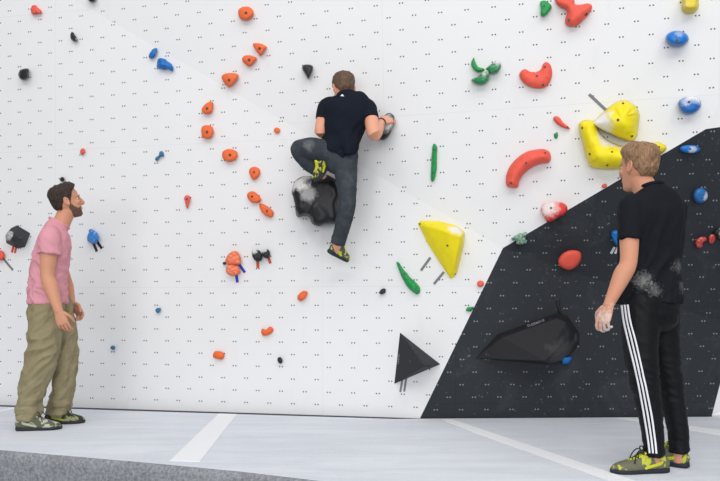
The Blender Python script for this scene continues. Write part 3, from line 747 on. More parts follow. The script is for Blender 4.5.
class Loft:
    """gathers closed lofted tubes and blobs into one bmesh"""
    def __init__(s): s.bm = bmesh.new()
    def tube(s, pts, rad, ref, n=18, sub=4, p=2.0, caps=(True, True)):
        """pts: Vectors; rad: (ra, rb) per point, ra along ref"""
        data = [(q.x, q.y, q.z, r[0], r[1]) for q, r in zip(pts, [(r, r) if not isinstance(r, tuple) else r for r in rad])]
        sm = catmull(data, False, sub) if sub > 1 else data
        P_ = [V(d[:3]) for d in sm]; R_ = [(max(d[3], 1e-4), max(d[4], 1e-4)) for d in sm]
        T_ = []
        for i in range(len(P_)):
            a = P_[max(i-1, 0)]; b = P_[min(i+1, len(P_)-1)]
            T_.append((b-a).normalized())
        # rounded caps
        def cap(i, sgn):
            out = []
            for t in (0.45, 0.8, 0.97):
                c = math.sqrt(1-t*t); m = min(R_[i])
                out.append((P_[i]+T_[i]*sgn*m*t*0.9, (R_[i][0]*c, R_[i][1]*c), T_[i]))
            return out
        seq = []
        if caps[0]: seq += list(reversed(cap(0, -1)))
        seq += list(zip(P_, R_, T_))
        if caps[1]: seq += cap(len(P_)-1, 1)
        prev = None; first = None
        for c, r, t in seq:
            A = (ref-t*ref.dot(t))
            A = A.normalized() if A.length > 1e-4 else t.orthogonal().normalized()
            B = t.cross(A)
            row = []
            for j in range(n):
                a = 2*math.pi*j/n; ca, sa = math.cos(a), math.sin(a)
                e = 2.0/p
                x = math.copysign(abs(ca)**e, ca); y = math.copysign(abs(sa)**e, sa)
                row.append(s.bm.verts.new(c+A*(x*r[0])+B*(y*r[1])))
            if prev:
                for j in range(n): s.bm.faces.new((prev[j], prev[(j+1) % n], row[(j+1) % n], row[j]))
            else: first = row
            prev = row
        s.bm.faces.new(list(reversed(first))); s.bm.faces.new(prev)
        return s
    def ball(s, c, rx, ry, rz, fr, seg=16):
        M = Matrix((fr[0], fr[1], fr[2])).transposed().to_4x4(); M.translation = c
        r = bmesh.ops.create_uvsphere(s.bm, u_segments=seg, v_segments=seg//2+2, radius=1.0, matrix=M @ Matrix.Diagonal((rx, ry, rz, 1)))
        return s
    def join(s, other):
        me = bpy.data.meshes.new('tmp'); other.bm.to_mesh(me); s.bm.from_mesh(me); bpy.data.meshes.remove(me); other.bm.free()
        return s
    def build(s, name, mat, parent, voxel=0.005, smooth=4, extra=None, warp=None):
        bmesh.ops.recalc_face_normals(s.bm, faces=s.bm.faces)
        off = parent.location if parent.type == 'EMPTY' else V()
        root = parent
        while root.type != 'EMPTY': root = root.parent
        off = root.location
        bmesh.ops.translate(s.bm, verts=s.bm.verts, vec=-off)
        o = mesh_obj(name, s.bm, mat, parent)
        if voxel:
            r = o.modifiers.new('r', 'REMESH'); r.mode = 'VOXEL'; r.voxel_size = voxel; r.use_smooth_shade = True
            if smooth:
                m = o.modifiers.new('s', 'SMOOTH'); m.factor = 0.5; m.iterations = smooth
            apply_mods(o)
        if extra is not None:
            bmesh.ops.recalc_face_normals(extra.bm, faces=extra.bm.faces)
            bmesh.ops.translate(extra.bm, verts=extra.bm.verts, vec=-off)
            b = bmesh.new(); b.from_mesh(o.data)
            me = bpy.data.meshes.new('tmp'); extra.bm.to_mesh(me); b.from_mesh(me); bpy.data.meshes.remove(me); extra.bm.free()
            b.to_mesh(o.data); b.free()
        if warp: warp_mesh(o, off, warp)
        for pl in o.data.polygons: pl.use_smooth = True
        if not o.data.materials: o.data.materials.append(mat)
        return o

def warp_mesh(o, off, fn):
    """move vertices along their normals by fn(world position, normal)"""
    me = o.data
    nr = [v.normal.copy() for v in me.vertices]
    for v, n in zip(me.vertices, nr):
        v.co += n*fn(v.co+off, n)
    me.update()

def folds(amp, along, across, axis, seed, ridge=True):
    """cloth creases: noise stretched along one axis"""
    axis = axis.normalized(); sd = V((seed*3.1, seed*1.7, seed*2.3))
    def fn(p, n):
        a = axis*p.dot(axis); r = p-a
        q_ = a/along+r/across+sd
        q_ = q_+noise.noise_vector(p*5+sd)*0.5
        v = noise.noise(q_)
        v2 = noise.noise(q_*2.1+sd)
        if ridge: v = 0.35-abs(v)*1.3; v2 = 0.3-abs(v2)
        return amp*(v+0.45*v2)
    return fn

HEAD = [(-0.015, .30, -.10, .09), (.04, .35, .0, .165), (.14, .36, .09, .215), (.25, .372, .22, .255), (.35, .38, .35, .29), (.45, .372, .405, .305),
        (.55, .362, .425, .315), (.62, .385, .44, .325), (.75, .375, .44, .33), (.85, .315, .405, .305), (.93, .215, .31, .24), (.985, .10, .18, .14)]
def head_surface(c, fr, Hh, grow=0.0, n=40, sub=5):
    f, l, u = fr
    rows = catmull([tuple(r) for r in HEAD], False, sub)
    bm = bmesh.new(); prev = None
    for z, a, b, w in rows:
        cx = (a-b)/2; rx = (a+b)/2
        row = []
        for j in range(n):
            t = 2*math.pi*j/n; ca, sa = math.cos(t), math.sin(t)
            e = 2/2.25
            x = math.copysign(abs(ca)**e, ca); y = math.copysign(abs(sa)**e, sa)
            # narrower face, fuller back of the skull
            yy = y*w*(1.0-0.10*max(ca, 0))
            row.append(bm.verts.new(c+f*((cx+x*rx)*Hh)+l*(yy*Hh)+u*((z-0.45)*Hh)))
        if prev:
            for j in range(n): bm.faces.new((prev[j], prev[(j+1) % n], row[(j+1) % n], row[j]))
        else: bm.faces.new(list(reversed(row)))
        prev = row
    bm.faces.new(prev)
    bmesh.ops.recalc_face_normals(bm, faces=bm.faces)
    return bm

def add_head(L, c, fr, Hh, neck, neck_r, jaw=1.0):
    f, l, u = fr
    def at(x, y, z): return c+f*(x*Hh)+l*(y*Hh)+u*((z-0.45)*Hh)
    bm = head_surface(c, fr, Hh)
    me = bpy.data.meshes.new('tmp'); bm.to_mesh(me); bm.free(); L.bm.from_mesh(me); bpy.data.meshes.remove(me)
    # nose, lips, chin, brow, ears
    L.tube([at(.375, 0, .60), at(.42, 0, .50), at(.475, 0, .395), at(.455, 0, .355), at(.40, 0, .335)], [(.04*Hh, .03*Hh), (.042*Hh, .045*Hh), (.05*Hh, .05*Hh), (.055*Hh, .045*Hh), (.045*Hh, .03*Hh)], l, n=12, sub=3)
    for s in (-1, 1):
        L.ball(at(.425, s*.055, .365), .045*Hh, .04*Hh, .038*Hh, fr, 10)
        L.ball(at(.345, s*.14, .605), .05*Hh, .11*Hh, .035*Hh, fr, 10)          # brow
        L.ball(at(.29, s*.17, .42), .09*Hh, .09*Hh, .08*Hh, fr, 12)               # cheek
        # ear: body, rim, lobe
        ax = (f*0.95+l*s*-0.30).normalized(); az = (u*0.97-f*0.2).normalized(); ay = az.cross(ax).normalized(); ax = ay.cross(az)
        L.ball(at(-.035, s*.325, .47), .075*Hh, .028*Hh, .125*Hh, (ax, ay, az), 12)
        ce = at(-.045, s*.345, .49)
        rim = [ce+ax*(math.cos(t)*.075*Hh)+az*(math.sin(t)*.12*Hh)+l*s*.012*Hh for t in [math.radians(a) for a in range(-60, 241, 30)]]
        L.tube([p for p in rim], [.022*Hh]*len(rim), l, n=8, sub=2)
        L.ball(at(-.02, s*.325, .365), .038*Hh, .024*Hh, .04*Hh, fr, 8)
    L.ball(at(.385, 0, .245), .028*Hh, .095*Hh, .022*Hh, fr, 12)
    L.ball(at(.378, 0, .205), .03*Hh, .085*Hh, .026*Hh, fr, 12)
    L.ball(at(.320, 0, .075), .065*Hh*jaw, .10*Hh, .07*Hh, fr, 12)
    # neck
    top = at(-.01, 0, .30)
    L.tube([neck, neck.lerp(top, 0.5)+f*0.004, top], [neck_r*1.12, neck_r, neck_r*0.98], l, n=20, sub=4)
    return at

def eyes(parent, at, fr, Hh, root):
    M_W = MATS.setdefault('eye_white', plain('eye_white', (225, 222, 216), 0.25, 0.5, 0.02))
    M_I = MATS.setdefault('iris', plain('iris', (52, 44, 38), 0.2, 0.5, 0.1))
    M_B = parent['_brow']
    for s in (-1, 1):
        L = Loft(); L.ball(at(.312, s*.135, .53), .034*Hh, .045*Hh, .030*Hh, fr, 14)
        e = L.build('eye', M_W, root, voxel=0)
        L = Loft(); L.ball(at(.338, s*.135, .53), .012*Hh, .020*Hh, .020*Hh, fr, 10)
        L.build('iris', M_I, e, voxel=0)
        L = Loft(); f, l, u = fr
        L.tube([at(.385, s*.065, .595), at(.395, s*.13, .62), at(.345, s*.22, .60)], [(.014*Hh, .02*Hh), (.016*Hh, .02*Hh), (.008*Hh, .01*Hh)], u, n=8, sub=4)
        L.build('eyebrow', M_B, root, voxel=0)

def shell(name, mat, root, c, fr, Hh, off_fn, sub=9, n=96):
    """hair or beard: head surface pushed out where off_fn(azimuth deg, height 0..1, left/right sign) > 0 and sunk in elsewhere"""
    f, l, u = fr
    bm = head_surface(c, fr, Hh, n=n, sub=sub); bm.normal_update()
    for v in bm.verts:
        d = v.co-c; x, y, z = d.dot(f)/Hh, d.dot(l)/Hh, d.dot(u)/Hh+0.45
        az = math.degrees(math.atan2(abs(y), x+0.03))
        v.tag = True
        v.co = v.co+v.normal*off_fn(az, z, v.co)*Hh
    bmesh.ops.translate(bm, verts=bm.verts, vec=-root.location)
    return mesh_obj(name, bm, mat, root)

def interp(tab, x):
    if x <= tab[0][0]: return tab[0][1]
    for (a, b), (c, d) in zip(tab[:-1], tab[1:]):
        if x <= c: return b+(d-b)*(x-a)/(c-a)
    return tab[-1][1]

def hair_fn(line, side_t, top_t, front_t, grain, seed):
    def fn(az, z, p):
        h = interp(line, az)
        m = max(0.0, min(1.0, (z-h)/0.035))
        k2 = max(0.0, min(1.0, (z-0.55)/0.35))
        t = side_t+(top_t-side_t)*k2*k2
        if z > 0.75: t += front_t*max(0, math.cos(math.radians(az)))*min(1, (z-0.75)/0.12)
        g = noise.noise(V((p.x*75, p.y*75, p.z*22))+V((seed, 0, 0)))*grain*0.7+noise.noise(V((p.x*190, p.y*190, p.z*50))+V((seed, 0, 0)))*grain*0.5
        return m*(t+g)-(1-m)*0.03
    return fn

def hair_mat(name, c, c2):
    n = NT(name); o = n.obj()
    col = n.mix(n.ramp(n.noise(n.scale(o, (30, 30, 8)), 3.0, 5, 0.7), .32, .68), lin(c), lin(c2))
    n.bump(n.noise(n.scale(o, (120, 120, 25)), 4.0, 3), 0.8, 0.004)
    return n.done(col, 0.55, 0.3)

def hand(body, fingers, W, d, nrm, thumb, curls, size=1.0, tc=0.35, spread=0.06):
    """palm goes to body (remeshed), five bent fingers to fingers. d: towards fingertips, nrm: way the palm faces, thumb: towards the thumb"""
    d = d.normalized(); nrm = (nrm-d*nrm.dot(d)).normalized()
    t = d.cross(nrm).normalized()
    if t.dot(thumb) < 0: t = -t
    S = size
    body.tube([W-d*.02*S, W+d*.025*S, W+d*.06*S, W+d*.09*S], [(.026*S, .019*S), (.034*S, .018*S), (.041*S, .016*S), (.040*S, .013*S)], t, n=16, sub=3, p=2.5)
    bases = [.030, .010, -.010, -.029]; lens = [.072, .080, .075, .058]; rads = [.0088, .0092, .0088, .0078]; dz = [.086, .092, .089, .080]
    for b, ln, r, z, c in zip(bases, lens, rads, dz, curls):
        p = W+d*(z-.012)*S+t*b*S
        dd = (d+t*b*spread/0.03).normalized()
        pts = [p, p+dd*.014*S]; ang = 0
        ax = t
        def rot(v, a): return (v*math.cos(a)+nrm*math.sin(a)*v.length)
        cur = pts[-1]; a = 0
        for frac, ca in ((.46, c[0]), (.31, c[1]), (.23, c[2])):
            a += ca
            seg = dd*math.cos(a)+nrm*math.sin(a)
            cur = cur+seg*ln*frac*S; pts.append(cur)
        rr = [r*1.05*S, r*1.05*S, r*S, r*.92*S, r*.78*S]
        fingers.tube(pts, rr, t, n=10, sub=3)
    p = W+d*.022*S+t*.026*S
    a1 = (d*.72+t*.62+nrm*.25).normalized(); a2 = (d*.9+t*.2+nrm*(.3+tc)).normalized(); a3 = (d*.95+nrm*(.35+tc)).normalized()
    fingers.tube([p, p+a1*.042*S, p+a1*.042*S+a2*.032*S, p+a1*.042*S+a2*.032*S+a3*.024*S], [.0145*S, .0115*S, .0105*S, .008*S], t, n=10, sub=4)

def shoe(root, heel, toe, mats, ankle, hgt=0.085, w=0.046, up=V((0, 0, 1)), sole_w=1.06, laces=True):
    """climbing shoe from heel to toe (points on the sole), ankle opening towards ankle"""
    upper, sole, lace, acc = mats
    d = toe-heel; Ln = d.length; d.normalize(); s = up.cross(d).normalized(); u = d.cross(s).normalized()
    def at(x, z, y=0.0): return heel+d*(x*Ln)+u*z+s*y
    L = Loft()
    L.tube([at(.04, .045), at(.12, .052), at(.28, .055), at(.45, .048), at(.62, .040), at(.78, .034), at(.91, .028), at(.985, .022)],
           [(w*.62, .036), (w*.74, .050), (w*.76, .053), (w*.82, .046), (w*.95, .037), (w*1.0, .030), (w*.80, .023), (w*.45, .014)], s, n=18, sub=4, p=2.4)
    L.tube([at(.17, .06), at(.20, hgt+.01)], [(w*.72, .052), (w*.70, .050)], s, n=16, sub=2)
    o = L.build('shoe', upper, root, voxel=0.004, smooth=3)
    L = Loft()
    L.tube([at(.0, .013), at(.10, .014), at(.30, .013), at(.50, .012), at(.70, .012), at(.88, .012), at(1.0, .013)],
           [(w*.60, .015), (w*.82*sole_w, .016), (w*.84*sole_w, .015), (w*.88*sole_w, .014), (w*1.04*sole_w, .014), (w*.90*sole_w, .014), (w*.42, .012)], s, n=18, sub=4, p=3.0)
    L.tube([at(.80, .024), at(.93, .022), at(1.0, .017)], [(w*.97, .020), (w*.75, .018), (w*.42, .012)], s, n=16, sub=3, p=2.4)
    L.tube([at(.0, .02), at(-.005, .05)], [(w*.50, .014), (w*.36, .010)], s, n=12, sub=2)
    L.build('sole', sole, o, voxel=0.004, smooth=2)
    # coloured panels: tongue and heel band
    L = Loft()
    L.tube([at(.35, .128), at(.40, .108), at(.48, .090), at(.60, .076), at(.72, .064)], [(w*.50, .008), (w*.52, .008), (w*.46, .007), (w*.42, .006), (w*.36, .005)], s, n=12, sub=3)
    L.build('tongue', acc, o, voxel=0)
    for sg in (-1, 1):
        L = Loft()
        L.tube([at(.02, .075, sg*w*.30), at(.16, .055, sg*w*.76), at(.34, .040, sg*w*.80), at(.46, .030, sg*w*.84)], [(.010, .0025), (.010, .003), (.009, .003), (.007, .002)], u, n=8, sub=4)
        L.build('side_band', acc, o, voxel=0)
    if laces:
        L = Loft()
        pts = []
        for i in range(6):
            x = .40+.052*i; z = .112-.0085*i
            pts.append(at(x, z-0.004, (w*.50 if i % 2 else -w*.50))); pts.append(at(x+.025, z+.003, 0))
        L.tube(pts, [.0028]*len(pts), u, n=6, sub=3)
        L.tube([at(.42, .112), at(.46, .142, .012), at(.53, .142, .02), at(.50, .112, .02), at(.43, .108)], [.0032]*5, s, n=6, sub=4)
        L.tube([at(.42, .112), at(.52, .125, .02), at(.62, .100, .035), at(.66, .060, .045)], [.0032]*4, s, n=6, sub=4)
        L.tube([at(.42, .112), at(.50, .125, -.02), at(.56, .10, -.04), at(.60, .065, -.048)], [.0032]*4, s, n=6, sub=4)
        L.build('laces', lace, o, voxel=0)
    return o

def blotch(name, c, c2, scale, thr):
    n = NT(name); o = n.obj()
    m = n.ramp(n.noise(o, scale, 2, 0.5, 0.4), thr-.02, thr+.03)
    b = lin(c); g = n.mix(n.noise(o, 70, 3), tuple(x*0.65 for x in b[:3])+(1,), b)
    return n.done(n.mix(m, g, lin(c2)), 0.85, 0.2)

def cloth_mat(name, c, c2=None, var=0.12, chalk=(), rough=0.85, weave=900, cn=30.0, dust=0.0, spec=0.15):
    n = NT(name); o = n.obj()
    b = lin(c)
    col = n.mix(n.noise(o, 9, 4), tuple(x*(1-var) for x in b[:3])+(1,), tuple(min(1, x*(1+var)) for x in b[:3])+(1,))
    if dust: col = n.mix(n.math('MULTIPLY', n.ramp(n.noise(o, 12, 6, 0.7), 0.5, 0.75), dust), col, CHALK)
    for p, r, st in chalk:
        col = n.mix(n.math('MULTIPLY', n.blob(o, p, r, (0.60, 0.95), cn, 8), st), col, CHALK)
    n.bump(n.noise(o, weave, 2), 0.15, 0.001)
    return n.done(col, rough, spec)

def skin_mat(name, c, red=(215, 120, 100), chalk=()):
    n = NT(name); o = n.obj()
    col = n.mix(n.ramp(n.noise(o, 11, 4), 0.4, 0.75), lin(c), lin(tuple(a*0.86+b*0.14 for a, b in zip(c, red))))
    for p, r, st in chalk:
        col = n.mix(n.math('MULTIPLY', n.blob(o, p, r, (0.42, 0.7), 60, 4), st), col, CHALK)
    n.b.inputs['Subsurface Weight'].default_value = 0.08
    n.b.inputs['Subsurface Radius'].default_value = (0.012, 0.005, 0.003)
    return n.done(col, 0.55, 0.35)

def ribbon(o, root, pts, width_px, mat, name, label, plY):
    """thin band following the surface of o along picture points"""
    b = bmesh.new(); b.from_mesh(o.data); tree = BVHTree.FromBMesh(b); cam = V((0, 0, CH))-root.location
    sm = catmull(pts, False, 8); rows = []
    for i, p in enumerate(sm):
        row = []
        for sg in (-0.5, 0, 0.5):
            t = P(p[0]+sg*width_px, p[1], plY)-root.location
            r = tree.ray_cast(cam, (t-cam).normalized())
            if r[0] is not None: row.append(r[0]+r[1]*0.0045)
        if len(row) == 3: rows.append(row)
    b.free()
    for _ in range(2):
        for i in range(1, len(rows)-1):
            rows[i] = [(a+b_*2+c)/4 for a, b_, c in zip(rows[i-1], rows[i], rows[i+1])]
    bm = bmesh.new(); vs = [[bm.verts.new(p) for p in r] for r in rows]
    for a, c in zip(vs[:-1], vs[1:]):
        for j in (0, 1): bm.faces.new((a[j], a[j+1], c[j+1], c[j]))
    r = mesh_obj(name, bm, mat, o)
    s = r.modifiers.new('t', 'SOLIDIFY'); s.thickness = 0.002; s.offset = 0
    if label: r['label'] = label
    return r

def decal(o, root, poly, mat, name, label, plY):
    b = bmesh.new(); b.from_mesh(o.data); tree = BVHTree.FromBMesh(b); cam = V((0, 0, CH))-root.location
    vs = []
    bm = bmesh.new()
    for p in poly:
        t = P(p[0], p[1], plY)-root.location
        r = tree.ray_cast(cam, (t-cam).normalized())
        if r[0] is not None: vs.append(bm.verts.new(r[0]+r[1]*0.004))
    b.free()
    if len(vs) < 3: bm.free(); return
    bm.faces.new(vs)
    r = mesh_obj(name, bm, mat, o, smooth=False); r['label'] = label
    s = r.modifiers.new('t', 'SOLIDIFY'); s.thickness = 0.001; s.offset = 0

# ================================================================== man in black at right
def man_in_black():
    base = V((1.60, 3.79, 0))
    root = empty('person', base, 'person in black shirt and striped track trousers seen from behind, watching the wall', 'person', 'people at the climbing wall')
    f, l, u = frame(V((-.396, .919, 0))); ff, fl = f, l
    ctr = V((1.567, 3.79, 0))
    def B(fw, lf, z): return ctr+f*fw+l*lf+V((0, 0, z))
    Hh = 0.238
    hf = frame(V((-.50, .865, 0.03)))
    hc = V((1.507, 3.79, 1.624))
    M_SK = skin_mat('fair_skin', (203, 145, 116), chalk=[(V((-.27, -.13, .80)), .16, .8)])
    M_HAIR = hair_mat('light_brown_hair', (96, 72, 52), (176, 138, 104))
    L = Loft(); Fg = Loft()
    add_head(L, hc, hf, Hh, B(-.025, .015, 1.47), .062)
    at = lambda x, y, z: hc+hf[0]*(x*Hh)+hf[1]*(y*Hh)+hf[2]*((z-0.45)*Hh)
    L.tube([B(0, 0, .92), B(0, 0, 1.1), B(0, 0, 1.3), B(-.01, 0, 1.43)], [(.13, .09), (.135, .085), (.15, .095), (.14, .07)], l, n=20)
    # arms
    Sl = P(630, 206, 3.70); El = P(628.5, 262, 3.64); Wl = P(608.5, 305, 3.62)
    L.tube([Sl, Sl.lerp(El, .5), El, El.lerp(Wl, .3), El.lerp(Wl, .75), Wl], [.052, .051, .044, .047, .034, (.028, .022)], V((1, 0.2, 0)), n=16)
    Sr = B(-.0, -.185, 1.43); Er = B(.05, -.20, 1.12); Wr = B(.16, -.14, .90)
    L.tube([Sr, Sr.lerp(Er, .5), Er, Er.lerp(Wr, .3), Wr], [.052, .050, .043, .046, (.028, .022)], f, n=16)
    hand(L, Fg, Wl, V((-.32, .05, -.95)), V((.75, .62, -.25)), V((-.3, .8, 0)), [(.35, .6, .4), (.5, .7, .5), (.6, .8, .5), (.65, .8, .5)], 1.0)
    hand(L, Fg, Wr, V((-.1, .2, -1)), l, f, [(.4, .6, .4)]*4, 1.0)
    # legs and ankles inside the trousers
    legs = []
    hipL = P(645, 305, 3.73); kneeL = P(641, 376, 3.71); ankL = P(654, 456, 3.735)
    hipR = P(664, 308, 3.86); kneeR = P(667.5, 376, 3.86); ankR = P(677, 452, 3.86)
    for path in ([P(646, 303, 3.735), P(640.5, 341, 3.725), P(643, 372, 3.715), P(648, 400, 3.72), P(652, 427, 3.73), P(654, 452, 3.735), P(655, 462, 3.735)],
                 [P(663, 308, 3.86), P(665, 341, 3.865), P(669, 372, 3.865), P(672, 395, 3.86), P(677, 425, 3.86), P(679, 448, 3.86), P(679, 460, 3.86)]):
        L.tube(path, [.07, .065, .052, .048, .040, .036, .034], V((1, 0, 0)), n=16)
    L.build('body', M_SK, root, voxel=0.0045, smooth=3, extra=Fg)
    root['_brow'] = M_HAIR
    eyes(root, at, hf, Hh, root)
    del root['_brow']
    line = [(0, .84), (30, .80), (55, .70), (70, .52), (80, .46), (95, .58), (112, .40), (135, .27), (180, .22)]
    shell('hair', M_HAIR, root, hc, hf, Hh, hair_fn(line, .026, .075, .06, .030, 3.0))
    # T-shirt
    M_TEE = cloth_mat('black_jersey', (23, 25, 31), var=0.2, chalk=[(V((-.12, -.13, 1.02)), .13, .32), (V((-.06, -.15, .97)), .11, .28), (V((.07, -.06, 1.10)), .12, .22), (V((.10, -.05, .98)), .10, .22)], cn=85)
    T = Loft()
    T.tube([B(.0, .0, .905), B(.0, 0, .97), B(0, 0, 1.07), B(-.005, 0, 1.2), B(-.012, 0, 1.32), B(-.022, 0, 1.41), B(-.028, .004, 1.465), B(-.022, .01, 1.505), B(-.015, .015, 1.53)],
           [(.183, .140), (.180, .136), (.173, .126), (.180, .128), (.194, .132), (.194, .122), (.166, .098), (.105, .080), (.070, .066)], l, n=28, sub=4, p=2.3, caps=(False, False))
    cl = Sl.lerp(El, .62)
    T.tube([B(-.022, .05, 1.47), B(-.02, .11, 1.435), Sl+V((.004, 0, -.004)), Sl.lerp(El, .33), cl], [.048, .056, .066, .066, (.066, .062)], V((1, .2, 0)), n=20, caps=(True, False))
    cr = Sr.lerp(Er, .6)
    T.tube([B(-.022, -.05, 1.47), B(-.02, -.11, 1.435), Sr+V((0, 0, -.006)), Sr.lerp(Er, .33), cr], [.048, .056, .066, .066, .064], f, n=20, caps=(True, False))
    w1 = folds(.024, .40, .10, V((.30, 0, 1)), 2.0); w2 = folds(.006, .12, .05, V((1, .3, .5)), 5.0)
    def wr(p, n):
        kz = max(0, min(1, (1.48-p.z)/.25))
        return (w1(p, n)+w2(p, n)*max(0, min(1, (1.15-p.z)/.2)))*kz-.002
    tee = T.build('t_shirt', M_TEE, root, voxel=0.006, smooth=6, warp=wr)
    C_ = Loft()
    col = [B(-.019, .013, 1.522)+l*(math.cos(a)*.072)+f*(math.sin(a)*.068)+V((0, 0, -.022*math.sin(a))) for a in [i*2*math.pi/20 for i in range(21)]]
    C_.tube(col, [(.009, .005)]*21, V((0, 0, 1)), n=8, sub=1, caps=(False, False))
    C_.build('collar', M_TEE, tee, voxel=0)
    # track trousers
    M_TR = cloth_mat('black_tricot', (13, 14, 18), var=0.15, rough=0.6, spec=0.2)
    T = Loft()
    hx = V((.004, 0, 0))
    T.tube([B(0, 0, .99)+hx, B(-.01, 0, .91)+hx, B(-.015, 0, .84)+hx], [(.148, .108), (.152, .122), (.142, .122)], l, n=26, p=2.3)
    T.tube([P(641.5, 303, 3.735), P(640.5, 341, 3.725), P(643, 372, 3.715), P(648, 400, 3.72), P(652, 427, 3.73), P(653.8, 448, 3.735), P(654.3, 456, 3.735)], [(.106, .105), (.092, .094), (.078, .082), (.068, .074), (.057, .066), (.053, .062), (.053, .062)], V((1, 0, 0)), n=20, caps=(True, False))
    T.tube([P(659, 306, 3.85), P(662, 336, 3.86), P(668, 372, 3.865), P(672, 395, 3.86), P(677, 425, 3.86), P(679, 445, 3.86), P(679.5, 452, 3.86)], [(.112, .11), (.092, .095), (.072, .080), (.064, .070), (.056, .062), (.053, .058), (.053, .058)], V((1, 0, 0)), n=20, caps=(True, False))
    w3 = folds(.014, .05, .16, V((.35, .1, 1)), 8.0)
    def wt(p, n):
        a = .35+.65*max(0, min(1, 1-abs(p.z-.50)/.16))+.8*max(0, min(1, (.16-p.z)/.12))
        return w3(p, n)*a
    tr = T.build('track_trousers', M_TR, root, voxel=0.006, smooth=5, warp=wt)
    M_ST = plain('white_stripe', (236, 236, 240), 0.7, 0.2, 0.03)
    left = [(622.4, 305), (624.3, 321), (628.8, 341.6), (634.9, 366.5), (640.3, 392), (645, 418), (648.5, 440), (650, 453)]
    right = [(628.2, 304.5), (630.6, 321), (636, 341.6), (642.2, 370), (647.2, 393), (652, 418), (655, 440), (656.3, 453.5)]
    for i, t in enumerate((0, .5, 1)):
        ribbon(tr, root, [(a[0]+(b[0]-a[0])*t, a[1]+(b[1]-a[1])*t) for a, b in zip(left, right)], 1.75, M_ST, 'stripe', 'white stripe down the trouser leg', 3.7)
    decal(tr, root, [(617.3, 330.5), (618.8, 325.5), (619.4, 327.2), (621, 328)], M_ST, 'emblem', 'small white triangular emblem', 3.7)
    # shoes
    M_UP = blotch('olive_lime_suede', (118, 118, 98), (190, 192, 66), 20, .62); M_SO = plain('black_rubber', (38, 40, 48), 0.6, 0.3, 0.1)
    M_LA = plain('black_lace', (32, 32, 34), 0.8); M_AC = plain('lime_panel', (192, 196, 56), 0.7, 0.25, 0.12, 60)
    shoe(root, V((1.640, 3.745, 0)), V((1.338, 3.715, 0)), (M_UP, M_SO, M_LA, M_AC), ankL)
    shoe(root, V((1.790, 3.835, 0)), V((1.600, 4.05, 0)), (M_UP, M_SO, M_LA, M_AC), ankR)
man_in_black()

